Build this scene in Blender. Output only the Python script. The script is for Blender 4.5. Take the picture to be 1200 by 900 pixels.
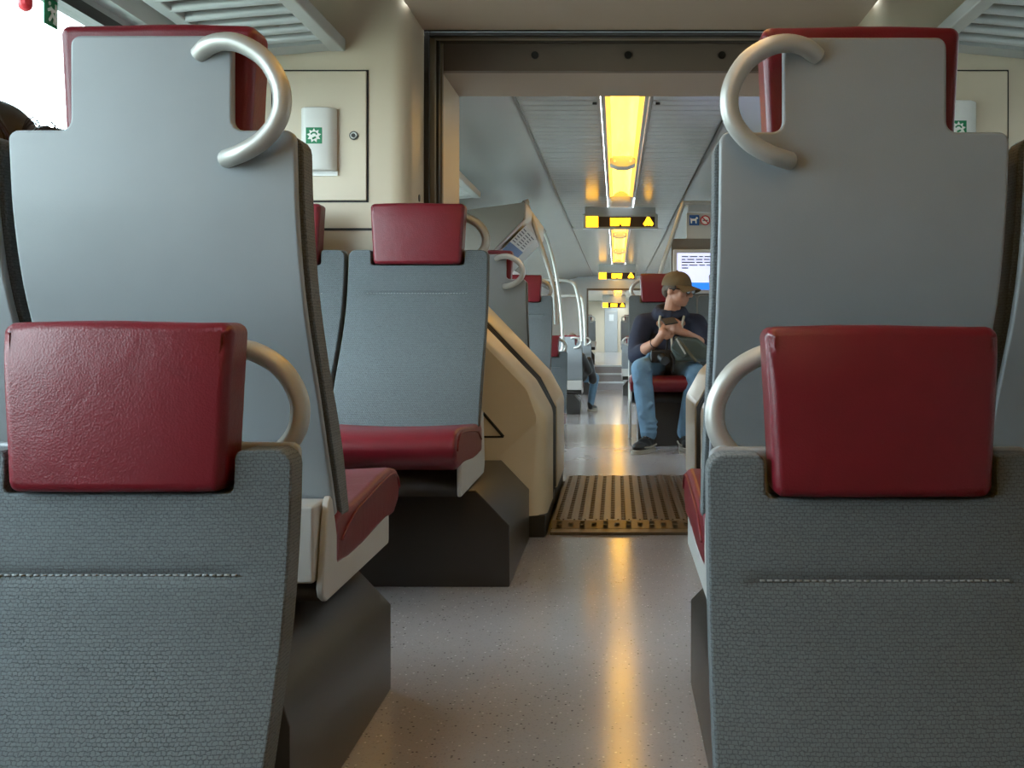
import bpy, bmesh, math, random
from mathutils import Vector, Matrix
random.seed(7)
PI = math.pi
for o in list(bpy.data.objects):
    bpy.data.objects.remove(o)
scn = bpy.context.scene
COL = scn.collection

# ------------------------------------------------------------------ camera
F, PX, PY, H = 1250.0, 722.0, 385.0, 0.80      # focal length in px, vanishing point, eye height over the raised floor
cam_d = bpy.data.cameras.new('camera')
cam_d.sensor_width = 36.0
cam_d.lens = 36.0 * F / 1200.0
cam_d.shift_x = -(PX - 600.0) / 1200.0
cam_d.shift_y = -(450.0 - PY) / 1200.0
cam_d.clip_start = 0.05
cam = bpy.data.objects.new('camera', cam_d)
COL.objects.link(cam)
cam.location = (0, 0, H)
cam.rotation_euler = (PI / 2, 0, 0)
scn.camera = cam

# ------------------------------------------------------------------ world: bright overcast sky
world = bpy.data.worlds.new('sky')
scn.world = world
world.use_nodes = True
bg = world.node_tree.nodes['Background']
bg.inputs[0].default_value = (0.80, 0.93, 1.0, 1)
bg.inputs[1].default_value = 12.5
scn.view_settings.view_transform = 'Standard'
scn.view_settings.look = 'None'
scn.view_settings.exposure = 0.0
scn.view_settings.gamma = 1.0
scn.view_settings.use_curve_mapping = False
LAMP = 4.7                                        # radiance of the lamp diffusers

LOW = -0.49                                       # lower floor level
AX = 0.045                                        # axis of the car


def P(x, y, Y):
    return Vector(((x - PX) * Y / F, Y, H - (y - PY) * Y / F))


# ------------------------------------------------------------------ materials
MATS = {}


def nodes_of(name):
    m = bpy.data.materials.new(name)
    m.use_nodes = True
    nt = m.node_tree
    return m, nt, nt.nodes['Principled BSDF']


def mat(name, col, rough=0.5, metal=0.0, var=0.06, scale=6.0, bump=0.0, bscale=200.0, spec=0.5, coat=0.0):
    if name in MATS:
        return MATS[name]
    m, nt, b = nodes_of(name)
    N, L = nt.nodes, nt.links
    tc = N.new('ShaderNodeTexCoord')
    no = N.new('ShaderNodeTexNoise')
    no.inputs['Scale'].default_value = scale
    no.inputs['Detail'].default_value = 4
    L.new(tc.outputs['Object'], no.inputs['Vector'])
    mx = N.new('ShaderNodeMix')
    mx.data_type = 'RGBA'
    mx.inputs[6].default_value = [c * (1 - var) for c in col] + [1]
    mx.inputs[7].default_value = [min(1, c * (1 + var)) for c in col] + [1]
    L.new(no.outputs['Fac'], mx.inputs[0])
    L.new(mx.outputs[2], b.inputs['Base Color'])
    b.inputs['Roughness'].default_value = rough
    b.inputs['Metallic'].default_value = metal
    b.inputs['Specular IOR Level'].default_value = spec
    b.inputs['Coat Weight'].default_value = coat
    if bump:
        n2 = N.new('ShaderNodeTexNoise')
        n2.inputs['Scale'].default_value = bscale
        n2.inputs['Detail'].default_value = 3
        L.new(tc.outputs['Object'], n2.inputs['Vector'])
        bp = N.new('ShaderNodeBump')
        bp.inputs['Strength'].default_value = bump
        bp.inputs['Distance'].default_value = 0.004
        L.new(n2.outputs['Fac'], bp.inputs['Height'])
        L.new(bp.outputs['Normal'], b.inputs['Normal'])
    MATS[name] = m
    return m


def emit(name, col, strength):
    if name in MATS:
        return MATS[name]
    m, nt, b = nodes_of(name)
    b.inputs['Base Color'].default_value = (*col, 1)
    b.inputs['Roughness'].default_value = 0.4
    b.inputs['Emission Color'].default_value = (*col, 1)
    b.inputs['Emission Strength'].default_value = strength
    MATS[name] = m
    return m


def fabric(name, c1, c2):
    """woven upholstery: little staggered blocks"""
    m, nt, b = nodes_of(name)
    N, L = nt.nodes, nt.links
    tc = N.new('ShaderNodeTexCoord')
    sp = N.new('ShaderNodeSeparateXYZ')
    L.new(tc.outputs['Object'], sp.inputs[0])
    cb = N.new('ShaderNodeCombineXYZ')
    L.new(sp.outputs['X'], cb.inputs['X'])
    L.new(sp.outputs['Z'], cb.inputs['Y'])
    nz = N.new('ShaderNodeTexNoise')
    nz.inputs['Scale'].default_value = 160
    L.new(tc.outputs['Object'], nz.inputs['Vector'])
    add = N.new('ShaderNodeVectorMath')
    add.operation = 'MULTIPLY_ADD'
    add.inputs[1].default_value = (0.006, 0.006, 0.0)
    L.new(nz.outputs['Color'], add.inputs[0])
    L.new(cb.outputs[0], add.inputs[2])
    br = N.new('ShaderNodeTexBrick')
    br.inputs['Scale'].default_value = 1.0
    br.inputs['Brick Width'].default_value = 0.0072
    br.inputs['Row Height'].default_value = 0.0050
    br.inputs['Mortar Size'].default_value = 0.0009
    br.inputs['Mortar Smooth'].default_value = 1.0
    br.inputs['Color1'].default_value = (*c1, 1)
    br.inputs['Color2'].default_value = (*[x * 1.12 for x in c1], 1)
    br.inputs['Mortar'].default_value = (*c2, 1)
    L.new(add.outputs[0], br.inputs['Vector'])
    L.new(br.outputs['Color'], b.inputs['Base Color'])
    bp = N.new('ShaderNodeBump')
    bp.inputs['Strength'].default_value = 0.5
    bp.inputs['Distance'].default_value = 0.002
    bp.invert = True
    L.new(br.outputs['Fac'], bp.inputs['Height'])
    L.new(bp.outputs['Normal'], b.inputs['Normal'])
    b.inputs['Roughness'].default_value = 0.85
    b.inputs['Sheen Weight'].default_value = 0.08
    MATS[name] = m
    return m


def leather(name, col):
    m, nt, b = nodes_of(name)
    N, L = nt.nodes, nt.links
    tc = N.new('ShaderNodeTexCoord')
    oi = N.new('ShaderNodeObjectInfo')
    ad = N.new('ShaderNodeVectorMath')
    ad.operation = 'ADD'
    L.new(tc.outputs['Object'], ad.inputs[0])
    L.new(oi.outputs['Location'], ad.inputs[1])
    vo = N.new('ShaderNodeTexVoronoi')
    vo.inputs['Scale'].default_value = 330
    L.new(ad.outputs[0], vo.inputs['Vector'])
    no = N.new('ShaderNodeTexNoise')
    no.inputs['Scale'].default_value = 14
    no.inputs['Detail'].default_value = 5
    no.inputs['Distortion'].default_value = 1.2
    L.new(ad.outputs[0], no.inputs['Vector'])
    b1 = N.new('ShaderNodeBump')
    b1.inputs['Strength'].default_value = 0.14
    b1.inputs['Distance'].default_value = 0.002
    L.new(vo.outputs['Distance'], b1.inputs['Height'])
    b2 = N.new('ShaderNodeBump')
    b2.inputs['Strength'].default_value = 0.085
    b2.inputs['Distance'].default_value = 0.012
    L.new(no.outputs['Fac'], b2.inputs['Height'])
    L.new(b1.outputs['Normal'], b2.inputs['Normal'])
    L.new(b2.outputs['Normal'], b.inputs['Normal'])
    mx = N.new('ShaderNodeMix')
    mx.data_type = 'RGBA'
    mx.inputs[6].default_value = [c * 0.85 for c in col] + [1]
    mx.inputs[7].default_value = [c * 1.15 for c in col] + [1]
    L.new(no.outputs['Fac'], mx.inputs[0])
    L.new(mx.outputs[2], b.inputs['Base Color'])
    b.inputs['Roughness'].default_value = 0.36
    MATS[name] = m
    return m


def floor_mat(name, col):
    m, nt, b = nodes_of(name)
    N, L = nt.nodes, nt.links
    tc = N.new('ShaderNodeTexCoord')
    vo = N.new('ShaderNodeTexVoronoi')
    vo.inputs['Scale'].default_value = 130
    L.new(tc.outputs['Object'], vo.inputs['Vector'])
    sp = N.new('ShaderNodeSeparateColor')
    L.new(vo.outputs['Color'], sp.inputs[0])
    r1 = N.new('ShaderNodeValToRGB')                      # random tone of each fleck
    e = r1.color_ramp.elements
    e[0].position = 0.0
    e[0].color = (0.25, 0.25, 0.25, 1)
    e[1].position = 1.0
    e[1].color = (1, 1, 1, 1)
    for p_, v in ((0.05, 0.3), (0.08, 0.86), (0.90, 0.98), (0.94, 2.0)):
        x = e.new(p_)
        x.color = (v, v, v, 1)
    L.new(sp.outputs[0], r1.inputs[0])
    lt = N.new('ShaderNodeMath')
    lt.operation = 'LESS_THAN'
    lt.inputs[1].default_value = 0.32
    L.new(vo.outputs['Distance'], lt.inputs[0])
    no = N.new('ShaderNodeTexNoise')
    no.inputs['Scale'].default_value = 3
    no.inputs['Detail'].default_value = 6
    L.new(tc.outputs['Object'], no.inputs['Vector'])
    base = N.new('ShaderNodeMix')
    base.data_type = 'RGBA'
    base.inputs[6].default_value = [c * 0.9 for c in col] + [1]
    base.inputs[7].default_value = [c * 1.1 for c in col] + [1]
    L.new(no.outputs['Fac'], base.inputs[0])
    mu = N.new('ShaderNodeMix')
    mu.data_type = 'RGBA'
    mu.blend_type = 'MULTIPLY'
    L.new(lt.outputs[0], mu.inputs[0])
    L.new(base.outputs[2], mu.inputs[6])
    L.new(r1.outputs[0], mu.inputs[7])
    L.new(mu.outputs[2], b.inputs['Base Color'])
    rr = N.new('ShaderNodeMapRange')
    rr.inputs['To Min'].default_value = 0.13
    rr.inputs['To Max'].default_value = 0.17
    L.new(no.outputs['Fac'], rr.inputs[0])
    L.new(rr.outputs[0], b.inputs['Roughness'])
    MATS[name] = m
    return m


def glass(name, tint=(0.93, 0.97, 0.97)):
    m = bpy.data.materials.new(name)
    m.use_nodes = True
    nt = m.node_tree
    nt.nodes.clear()
    N, L = nt.nodes, nt.links
    o = N.new('ShaderNodeOutputMaterial')
    t = N.new('ShaderNodeBsdfTransparent')
    t.inputs[0].default_value = (*tint, 1)
    g = N.new('ShaderNodeBsdfGlossy')
    g.inputs['Roughness'].default_value = 0.02
    mx = N.new('ShaderNodeMixShader')
    mx.inputs[0].default_value = 0.06
    L.new(t.outputs[0], mx.inputs[1])
    L.new(g.outputs[0], mx.inputs[2])
    L.new(mx.outputs[0], o.inputs[0])
    MATS[name] = m
    return m


fabric('fabric', (0.105, 0.124, 0.134), (0.055, 0.066, 0.072))
leather('leather', (0.14, 0.0055, 0.013))
floor_mat('vinyl', (0.33, 0.31, 0.325))
glass('glass')
mat('shell', (0.275, 0.298, 0.315), 0.38, var=0.07, scale=9, bump=0.05, bscale=400)
mat('pan', (0.46, 0.45, 0.43), 0.42)
mat('pedestal', (0.032, 0.028, 0.026), 0.30, var=0.12, bump=0.06, bscale=500)
mat('steel', (0.50, 0.49, 0.46), 0.42, 0.45, var=0.03)
mat('thread', (0.30, 0.33, 0.34), 0.8)
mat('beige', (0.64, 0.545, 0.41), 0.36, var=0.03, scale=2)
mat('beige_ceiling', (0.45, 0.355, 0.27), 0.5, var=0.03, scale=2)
mat('cover', (0.64, 0.52, 0.34), 0.34, var=0.04, scale=4)
mat('seam', (0.012, 0.011, 0.010), 0.6)
mat('rubber', (0.018, 0.017, 0.016), 0.45)
mat('gasket', (0.20, 0.17, 0.12), 0.35)
mat('header', (0.17, 0.125, 0.09), 0.5)
mat('ceiling_white', (0.40, 0.40, 0.39), 0.21, var=0.03, scale=2)
mat('wall_grey', (0.42, 0.43, 0.43), 0.45)
mat('wall_pale', (0.62, 0.66, 0.68), 0.4)
mat('alu', (0.46, 0.48, 0.48), 0.38, 0.25)
mat('white_plastic', (0.80, 0.80, 0.77), 0.35, var=0.02)
mat('green', (0.0, 0.20, 0.075), 0.5)
mat('sign_white', (0.85, 0.86, 0.82), 0.5, var=0.02)
mat('blue', (0.02, 0.10, 0.32), 0.5)
mat('red', (0.55, 0.02, 0.03), 0.45)
mat('bronze', (0.085, 0.06, 0.034), 0.36, 0.4, var=0.15, scale=20)
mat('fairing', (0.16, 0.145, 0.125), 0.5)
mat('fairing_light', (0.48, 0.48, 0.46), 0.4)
mat('paper', (0.72, 0.73, 0.72), 0.6, var=0.02)
mat('ink', (0.10, 0.11, 0.14), 0.7)
mat('led_board', (0.025, 0.006, 0.004), 0.3)
mat('ground_out', (0.34, 0.35, 0.30), 0.9, var=0.3, scale=0.4)
mat('rock', (0.16, 0.15, 0.14), 0.9, var=0.4, scale=1.5, bump=.6, bscale=4)
emit('lamp', (1.0, 0.55, 0.055), LAMP)
emit('lamp_lip', (1.0, 0.50, 0.06), 1.8)
emit('led', (1.0, 0.47, 0.010), 5.0)
emit('screen', (0.66, 0.70, 1.0), 0.95)
emit('screen_blue', (0.03, 0.24, 0.95), 0.85)


# ------------------------------------------------------------------ mesh helpers
def box(bm, x0, x1, y0, y1, z0, z1):
    v = [bm.verts.new((x, y, z)) for x in (x0, x1) for y in (y0, y1) for z in (z0, z1)]
    for f in ((0, 1, 3, 2), (4, 6, 7, 5), (0, 4, 5, 1), (2, 3, 7, 6), (0, 2, 6, 4), (1, 5, 7, 3)):
        bm.faces.new([v[i] for i in f])


def prism(bm, pts, axis, a, b):
    """extrude a 2-D outline along an axis: 'x' (pts are y,z), 'y' (x,z), 'z' (x,y)"""
    def mk(p, t):
        return {'x': (t, p[0], p[1]), 'y': (p[0], t, p[1]), 'z': (p[0], p[1], t)}[axis]
    A = [bm.verts.new(mk(p, a)) for p in pts]
    B = [bm.verts.new(mk(p, b)) for p in pts]
    n = len(pts)
    bm.faces.new(A)
    bm.faces.new(B[::-1])
    for i in range(n):
        j = (i + 1) % n
        bm.faces.new((A[j], A[i], B[i], B[j]))


def tube(bm, pts, r, n=10, closed=False, r2=None, cap=True):
    pts = [Vector(p) for p in pts]
    m = len(pts)
    rings = []
    up = None
    for i, p in enumerate(pts):
        if closed:
            t = pts[(i + 1) % m] - pts[i - 1]
        else:
            t = pts[min(i + 1, m - 1)] - pts[max(i - 1, 0)]
        t.normalize()
        if up is None:
            up = t.orthogonal().normalized()
        up = (up - t * up.dot(t))
        up = up.normalized() if up.length > 1e-6 else t.orthogonal().normalized()
        s = t.cross(up)
        rr = r if r2 is None else r + (r2 - r) * i / (m - 1)
        rings.append([bm.verts.new(p + (up * math.cos(k * 2 * PI / n) + s * math.sin(k * 2 * PI / n)) * rr) for k in range(n)])
    for i in range(m if closed else m - 1):
        A, B = rings[i], rings[(i + 1) % m]
        for k in range(n):
            bm.faces.new((A[k], A[(k + 1) % n], B[(k + 1) % n], B[k]))
    if cap and not closed:
        bm.faces.new(rings[0][::-1])
        bm.faces.new(rings[-1])


def ell(bm, c, r, rot=None, u=16, v=10):
    M = Matrix.Translation(Vector(c)) @ (rot.to_4x4() if rot else Matrix.Identity(4)) @ Matrix.Diagonal((r[0], r[1], r[2], 1))
    bmesh.ops.create_uvsphere(bm, u_segments=u, v_segments=v, radius=1, matrix=M)


def smooth_path(pts, n=6, closed=False):
    pts = [Vector(p) for p in pts]
    m = len(pts)
    out = []
    for i in range(m if closed else m - 1):
        if closed:
            p0, p1, p2, p3 = pts[i - 1], pts[i], pts[(i + 1) % m], pts[(i + 2) % m]
        else:
            p0, p1, p2, p3 = pts[max(i - 1, 0)], pts[i], pts[i + 1], pts[min(i + 2, m - 1)]
        for k in range(n):
            t = k / n
            out.append(0.5 * ((2 * p1) + (p2 - p0) * t + (2 * p0 - 5 * p1 + 4 * p2 - p3) * t * t + (3 * p1 - p0 - 3 * p2 + p3) * t ** 3))
    if not closed:
        out.append(pts[-1])
    return out


def rpoly(pts, rad, seg=5):
    """polygon with rounded corners; rad is one number or one per corner"""
    n = len(pts)
    if not isinstance(rad, (list, tuple)):
        rad = [rad] * n
    out = []
    for i in range(n):
        p = Vector(pts[i])
        a = Vector(pts[i - 1]) - p
        b = Vector(pts[(i + 1) % n]) - p
        if rad[i] <= 0:
            out.append(tuple(p))
            continue
        ang = a.angle(b)
        d = min(rad[i] / math.tan(ang / 2), a.length * 0.48, b.length * 0.48)
        r = d * math.tan(ang / 2)
        a.normalize()
        b.normalize()
        c = p + (a + b).normalized() * (r / math.sin(ang / 2))
        s, e = p + a * d - c, p + b * d - c
        sw = s.angle_signed(e)
        for k in range(seg + 1):
            t = -sw * k / seg
            out.append((c.x + s.x * math.cos(t) - s.y * math.sin(t), c.y + s.x * math.sin(t) + s.y * math.cos(t)))
    return out


def sheet(outline, zc, xc, y0, y1):
    """slab with an x,z outline, cut into rows and columns so that it can be bent"""
    bm = bmesh.new()
    prism(bm, outline, 'y', y0, y1)
    for z in zc:
        bmesh.ops.bisect_plane(bm, geom=bm.verts[:] + bm.edges[:] + bm.faces[:], plane_co=(0, 0, z), plane_no=(0, 0, 1))
    for x in xc:
        bmesh.ops.bisect_plane(bm, geom=bm.verts[:] + bm.edges[:] + bm.faces[:], plane_co=(x, 0, 0), plane_no=(1, 0, 0))
    return bm


def to_mesh(name, bm, material, sharp=None):
    bmesh.ops.recalc_face_normals(bm, faces=bm.faces[:])
    me = bpy.data.meshes.new(name)
    bm.to_mesh(me)
    bm.free()
    me.materials.append(MATS[material] if isinstance(material, str) else material)
    me.shade_smooth()
    if sharp is not None:
        me.set_sharp_from_angle(angle=math.radians(sharp))
    return me


def link(name, me, parent=None, loc=None, bevel=0.0, seg=2, remesh=0.0, smooth=0):
    o = bpy.data.objects.new(name, me)
    COL.objects.link(o)
    if parent is not None:
        o.parent = parent
    if loc is not None:
        o.location = loc
    if remesh:
        m = o.modifiers.new('remesh', 'REMESH')
        m.mode = 'VOXEL'
        m.voxel_size = remesh
        m.use_smooth_shade = True
    if smooth:
        m = o.modifiers.new('smooth', 'SMOOTH')
        m.iterations = smooth
        m.factor = 0.5
    if bevel:
        m = o.modifiers.new('bevel', 'BEVEL')
        m.width = bevel
        m.segments = seg
        m.limit_method = 'ANGLE'
        m.angle_limit = math.radians(50)
        m.harden_normals = True
    return o


def obj(name, bm, material, parent=None, bevel=0.0, seg=2, sharp=None, loc=None, remesh=0.0, smooth=0):
    if sharp is None and not bevel and not remesh:
        sharp = 35
    return link(name, to_mesh(name, bm, material, sharp), parent, loc, bevel, seg, remesh, smooth)


def tag(o, label, cat, group=None):
    o['label'] = label
    o['category'] = cat
    if group:
        o['group'] = group
    return o


def empty(name, loc, rz=0.0):
    o = bpy.data.objects.new(name, None)
    COL.objects.link(o)
    o.location = loc
    o.rotation_euler = (0, 0, rz)
    o.empty_display_size = 0.1
    return o


def struct(name, bm, material, label=None, parent=None, **k):
    o = obj(name, bm, material, parent, **k)
    if parent is None:
        o['kind'] = 'structure'
        o['category'] = name.split('_')[0]
        if label:
            o['label'] = label
    return o


def B(*a):
    bm = bmesh.new()
    for b in a:
        box(bm, *b)
    return bm


# ------------------------------------------------------------------ setting: outside, floors, walls, ceilings
XL, XR = -1.53, 1.65
struct('ground', B((-60, 60, -30, 70, -1.4, -1.3)), 'ground_out', 'pale open ground beside the train')
bm = bmesh.new()
prism(bm, [(3.2, -1.35), (3.6, .6), (4.3, 2.4), (5.2, 4.6), (7.5, 5.6), (14, 5.8), (14, -1.35)], 'y', -28, 68)
for y in range(-26, 68, 3):
    bmesh.ops.bisect_plane(bm, geom=bm.verts[:] + bm.edges[:] + bm.faces[:], plane_co=(0, y, 0), plane_no=(0, 1, 0))
rq = random.Random(5)
for v in bm.verts:
    if v.co.x < 9 and v.co.z > -1:
        v.co.x += rq.uniform(-.3, .4)
        v.co.z += rq.uniform(-.3, .3)
struct('ground_light_blocker', bm, 'rock', 'grey rock bank added out of view to block daylight on the darker side')  # unseen bank, added to cut the daylight through the right windows
struct('floor_low', B((XL, XR, -3.6, 1.60, LOW - .08, LOW)), 'vinyl', 'speckled grey vinyl floor of the lower seating area')
struct('floor', B((XL, XR, 1.60, 4.13, LOW, 0)), 'vinyl', 'speckled grey vinyl floor of the raised seating area before the gangway')
struct('floor_beyond', B((XL, XR, 5.59, 8.90, LOW, 0)), 'vinyl', 'grey vinyl floor under the man in the cap')
struct('floor_lower_beyond', B((XL, XR, 8.90, 22.5, LOW - .08, LOW)), 'vinyl', 'sunken grey floor between the far steps and the man')
struct('floor_far', B((XL, XR, 23.55, 36.2, LOW, 0)), 'vinyl', 'raised floor at the far end of the train')


def side_wall(name, x0, x1, y0, y1, wins, zb, zt, w0, w1, material, label):
    """wall slab along y with window openings"""
    bm = bmesh.new()
    box(bm, x0, x1, y0, y1, zb, w0)
    box(bm, x0, x1, y0, y1, w1, zt)
    ys = [y0]
    for a, b in wins:
        ys += [a, b]
    ys.append(y1)
    for i in range(0, len(ys), 2):
        if ys[i + 1] - ys[i] > 1e-4:
            box(bm, x0, x1, ys[i], ys[i + 1], w0, w1)
    struct(name, bm, material, label)


WN = [0]


def window(xc, a, b, w0, w1, label):
    WN[0] += 1
    bm = bmesh.new()
    t = .035
    for q in ((a, b, w0, w0 + t), (a, b, w1 - t, w1), (a, a + t, w0 + t, w1 - t), (b - t, b, w0 + t, w1 - t)):
        box(bm, xc - .03, xc + .03, *q)
    o = struct('window_%d' % WN[0], bm, 'rubber', label)
    obj('pane', B((xc - .004, xc + .004, a + t, b - t, w0 + t, w1 - t)), 'glass', o)


NW = [(0.22, 1.65), (1.85, 3.6)]  # first opening unseen, sized to dim the darker-side seats; rest of wall closed
FW = [(9.3, 11.0), (11.4, 13.6), (14.0, 16.2), (16.6, 18.8), (19.2, 21.4)]
F2 = [(5.9, 8.0)]
side_wall('wall_left', XL - .06, XL, -3.6, 4.2, NW, LOW, 2.12, .60, 1.74, 'wall_grey', 'grey side wall with the bright windows')
side_wall('wall_right', XR, XR + .06, -3.6, 4.2, NW[1:], LOW, 2.12, .60, 1.74, 'wall_grey', 'side wall behind the darker row of seats')  # unseen front window left out to keep this side darker
side_wall('wall_left_beyond', XL - .06, XL, 4.2, 36.3, F2 + FW + [(24.5, 29.0), (30.0, 35.0)], LOW, 2.12, .60, 1.60, 'wall_pale', 'pale side wall of the carriage beyond the gangway')
side_wall('wall_right_beyond', XR, XR + .06, 4.2, 36.3, F2 + FW + [(24.5, 29.0), (30.0, 35.0)], LOW, 2.12, .60, 1.60, 'wall_pale', 'pale side wall beyond the man in the cap')
for a, b in NW:
    window(XL - .03, a, b, .60, 1.74, 'bright overexposed window beside the raised seats')
for a, b in NW[1:]:
    window(XR + .03, a, b, .60, 1.74, 'window behind the darker row of seats')
for a, b in F2 + FW + [(24.5, 29.0), (30.0, 35.0)]:
    window(XL - .03, a, b, .60, 1.60, 'carriage window beyond the gangway')
    window(XR + .03, a, b, .60, 1.60, 'carriage window beyond the man')
struct('wall_back', B((XL, XR, -3.66, -3.6, LOW, 2.12)), 'beige', 'beige bulkhead at the start of the carriage')

# near ceiling: lowered centre panel and higher side coves
LXn, RXn = -.756, .934
bm = B((LXn, AX - .14, -3.6, 4.18, 1.97, 2.0), (AX + .14, RXn, -3.6, 4.18, 1.97, 2.0), (AX - .14, AX + .14, 3.2, 4.18, 1.97, 2.0))
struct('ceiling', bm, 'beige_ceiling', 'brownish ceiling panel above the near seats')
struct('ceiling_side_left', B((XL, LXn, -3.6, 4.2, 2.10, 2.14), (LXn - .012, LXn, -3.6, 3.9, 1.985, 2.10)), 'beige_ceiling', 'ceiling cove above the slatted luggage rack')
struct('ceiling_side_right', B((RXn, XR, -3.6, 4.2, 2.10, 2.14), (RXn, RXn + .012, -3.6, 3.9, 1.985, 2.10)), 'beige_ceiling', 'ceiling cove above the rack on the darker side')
# grey metal band over the windows
bm = bmesh.new()
prism(bm, [(XL, 1.76), (XL + .05, 1.76), (XL + .16, 1.98), (XL + .16, 2.09), (XL, 2.09)], 'y', -3.5, 3.88)
struct('trim_1', bm, 'alu', 'dark grey metal band between window and luggage rack')
bm = bmesh.new()
prism(bm, [(XR, 1.76), (XR - .05, 1.76), (XR - .16, 1.98), (XR - .16, 2.09), (XR, 2.09)], 'y', -3.5, 3.88)
struct('trim_2', bm, 'alu', 'grey metal band over the window on the darker side')


# bulkheads either side of the gangway opening
def bulkhead(name, xo, xi, s, label):
    r = .07
    pts = [(xo, 3.90), (xi - s * r, 3.90)]
    for k in range(1, 9):
        a = k / 8 * PI / 2
        pts.append((xi - s * r + s * r * math.sin(a), 3.90 + r - r * math.cos(a)))
    pts += [(xi, 4.195), (xo, 4.195)]
    bm = bmesh.new()
    prism(bm, pts, 'z', .32, 2.095)
    w = struct(name, bm, 'beige', label)
    # horizontal joint
    obj('panel_joint', B((min(xo, xi - s * r), max(xo, xi - s * r), 3.8975, 3.901, 1.158, 1.167)), 'seam', w)
    # locker door with its dark gap, lock
    a, b = sorted((s * .911 if s < 0 else 0, 0))
    if s > 0:          # left bulkhead (opening to its right)
        x0, x1 = -1.254, -.911
    else:
        x0, x1 = 2 * .09 - (-.911) - .005, 1.432
        x0, x1 = 1.085, 1.428
    z0, z1 = 1.267, 1.739
    bm = B((x0 - .006, x1 + .006, 3.8965, 3.901, z0 - .006, z1 + .006))
    obj('door_gap', bm, 'seam', w)
    d = obj('locker_door', B((x0, x1, 3.889, 3.8975, z0, z1)), 'beige', w, bevel=.003)
    lx = x1 - .045 if s > 0 else x0 + .045
    bm = bmesh.new()
    tube(bm, [(lx, 3.884, 1.503), (lx, 3.890, 1.503)], .016, 16)
    obj('lock', bm, 'rubber', d)
    bm = bmesh.new()
    tube(bm, [(lx + .010 * math.cos(t), 3.883, 1.503 + .010 * math.sin(t)) for t in [k * PI / 8 for k in range(16)]], .0025, 6, True)
    obj('lock_ring', bm, 'steel', d)
    # little screw on the reveal facing the opening
    bm = bmesh.new()
    tube(bm, [(xi - s * .002, 4.09, 1.30), (xi + s * .003, 4.09, 1.30)], .014, 12)
    obj('screw_cap', bm, 'rubber', w)
    return w


bulkhead('wall_front_left', XL, LXn, 1, 'beige bulkhead with a locker door and a white hammer box')
bulkhead('wall_front_right', XR, RXn, -1, 'beige bulkhead half hidden behind the darker seats')


def hammer_box(x, z, label):
    e = empty('emergency_box', (x, 3.889, z - .125))
    bm = bmesh.new()
    pts = [(-.062, 0), (-.062, -.028), (-.05, -.045), (.035, -.045), (.062, -.018), (.062, 0)]
    prism(bm, pts, 'z', 0, .228)
    obj('case', bm, 'white_plastic', e, bevel=.006)
    obj('sticker', B((-.040, .018, -.0466, -.0454, .095, .153)), 'green', e)
    bm = bmesh.new()
    c = (-.011, .124)
    n = 9
    star = []
    for k in range(2 * n):
        r = .026 if k % 2 == 0 else .017
        star.append((c[0] + r * math.sin(k * PI / n), c[1] + r * math.cos(k * PI / n)))
    prism(bm, star, 'y', -.0474, -.0466)
    g = obj('burst_symbol', bm, 'sign_white', e)
    bm = bmesh.new()
    tube(bm, [(-.022, -.048, .128), (-.015, -.048, .134), (-.006, -.048, .134), (.000, -.048, .127)], .003, 6)
    tube(bm, [(-.016, -.048, .112), (-.004, -.048, .118)], .0035, 6)
    obj('hand_symbol', bm, 'green', e)
    obj('base_rim', B((-.066, .064, -.008, 0, -.016, .002)), 'white_plastic', e)
    return tag(e, label, 'box')


hammer_box((374 - PX) * 3.87 / F, H + (385 - 160) * 3.87 / F, 'white emergency box with green sticker on the locker door beside the slatted rack')
hammer_box((1124 - PX) * 3.87 / F, H + (385 - 152) * 3.87 / F, 'white emergency box peeking out behind the headrest on the darker side')


# gangway portal: rubber frames, header, inner liner
def portal_frame(name, y0, y1, x0, x1, zt, t, material, label):
    bm = B((x0, x0 + t, y0, y1, 0.0, zt), (x1 - t, x1, y0, y1, 0.0, zt), (x0 + t, x1 - t, y0, y1, zt - t, zt))
    return struct(name, bm, material, label, bevel=.004)


portal_frame('trim_3', 4.196, 4.226, LXn, .09 - LXn + .09, 1.969, .020, 'rubber', 'outer black rubber frame of the gangway opening')
portal_frame('trim_4', 4.226, 4.262, LXn + .012, .168 - LXn, 1.975, .026, 'gasket', 'bronze seal strip inside the gangway frame')
portal_frame('trim_5', 4.262, 4.300, LXn + .018, .162 - LXn, 1.978, .030, 'rubber', 'second black rubber frame of the gangway opening')
portal_frame('trim_6', 4.300, 4.330, LXn + .034, .146 - LXn, 1.990, .022, 'gasket', 'inner bronze seal strip of the gangway')
hd = struct('wall_header', B((-.80, .90, 4.40, 4.44, 1.863, 2.12)), 'header', 'dark brown panel above the gangway with three round plugs')
for x in (627, 736, 846):
    p = P(x, 65, 4.4)
    bm = bmesh.new()
    tube(bm, [(p.x, 4.392, p.z), (p.x, 4.402, p.z)], .0155, 16)
    obj('plug', bm, 'seam', hd)
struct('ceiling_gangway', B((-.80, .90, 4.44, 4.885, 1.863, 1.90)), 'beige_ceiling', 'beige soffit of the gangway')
jl = struct('wall_gangway_left', B((-.745, -.718, 4.40, 4.885, .0, 1.86)), 'beige', 'beige lining panel at the side of the gangway')
obj('edge_strip', B((-.752, -.712, 4.385, 4.40, .0, 1.86)), 'gasket', jl)
obj('screw_cap', B((-.7185, -.7165, 4.69, 4.71, 1.315, 1.345)), 'seam', jl)
jr = struct('wall_gangway_right', B((.808, .835, 4.40, 4.885, .0, 1.86)), 'beige', 'beige lining panel of the gangway behind the darker seats')
obj('edge_strip', B((.802, .842, 4.385, 4.40, .0, 1.86)), 'gasket', jr)
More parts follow.
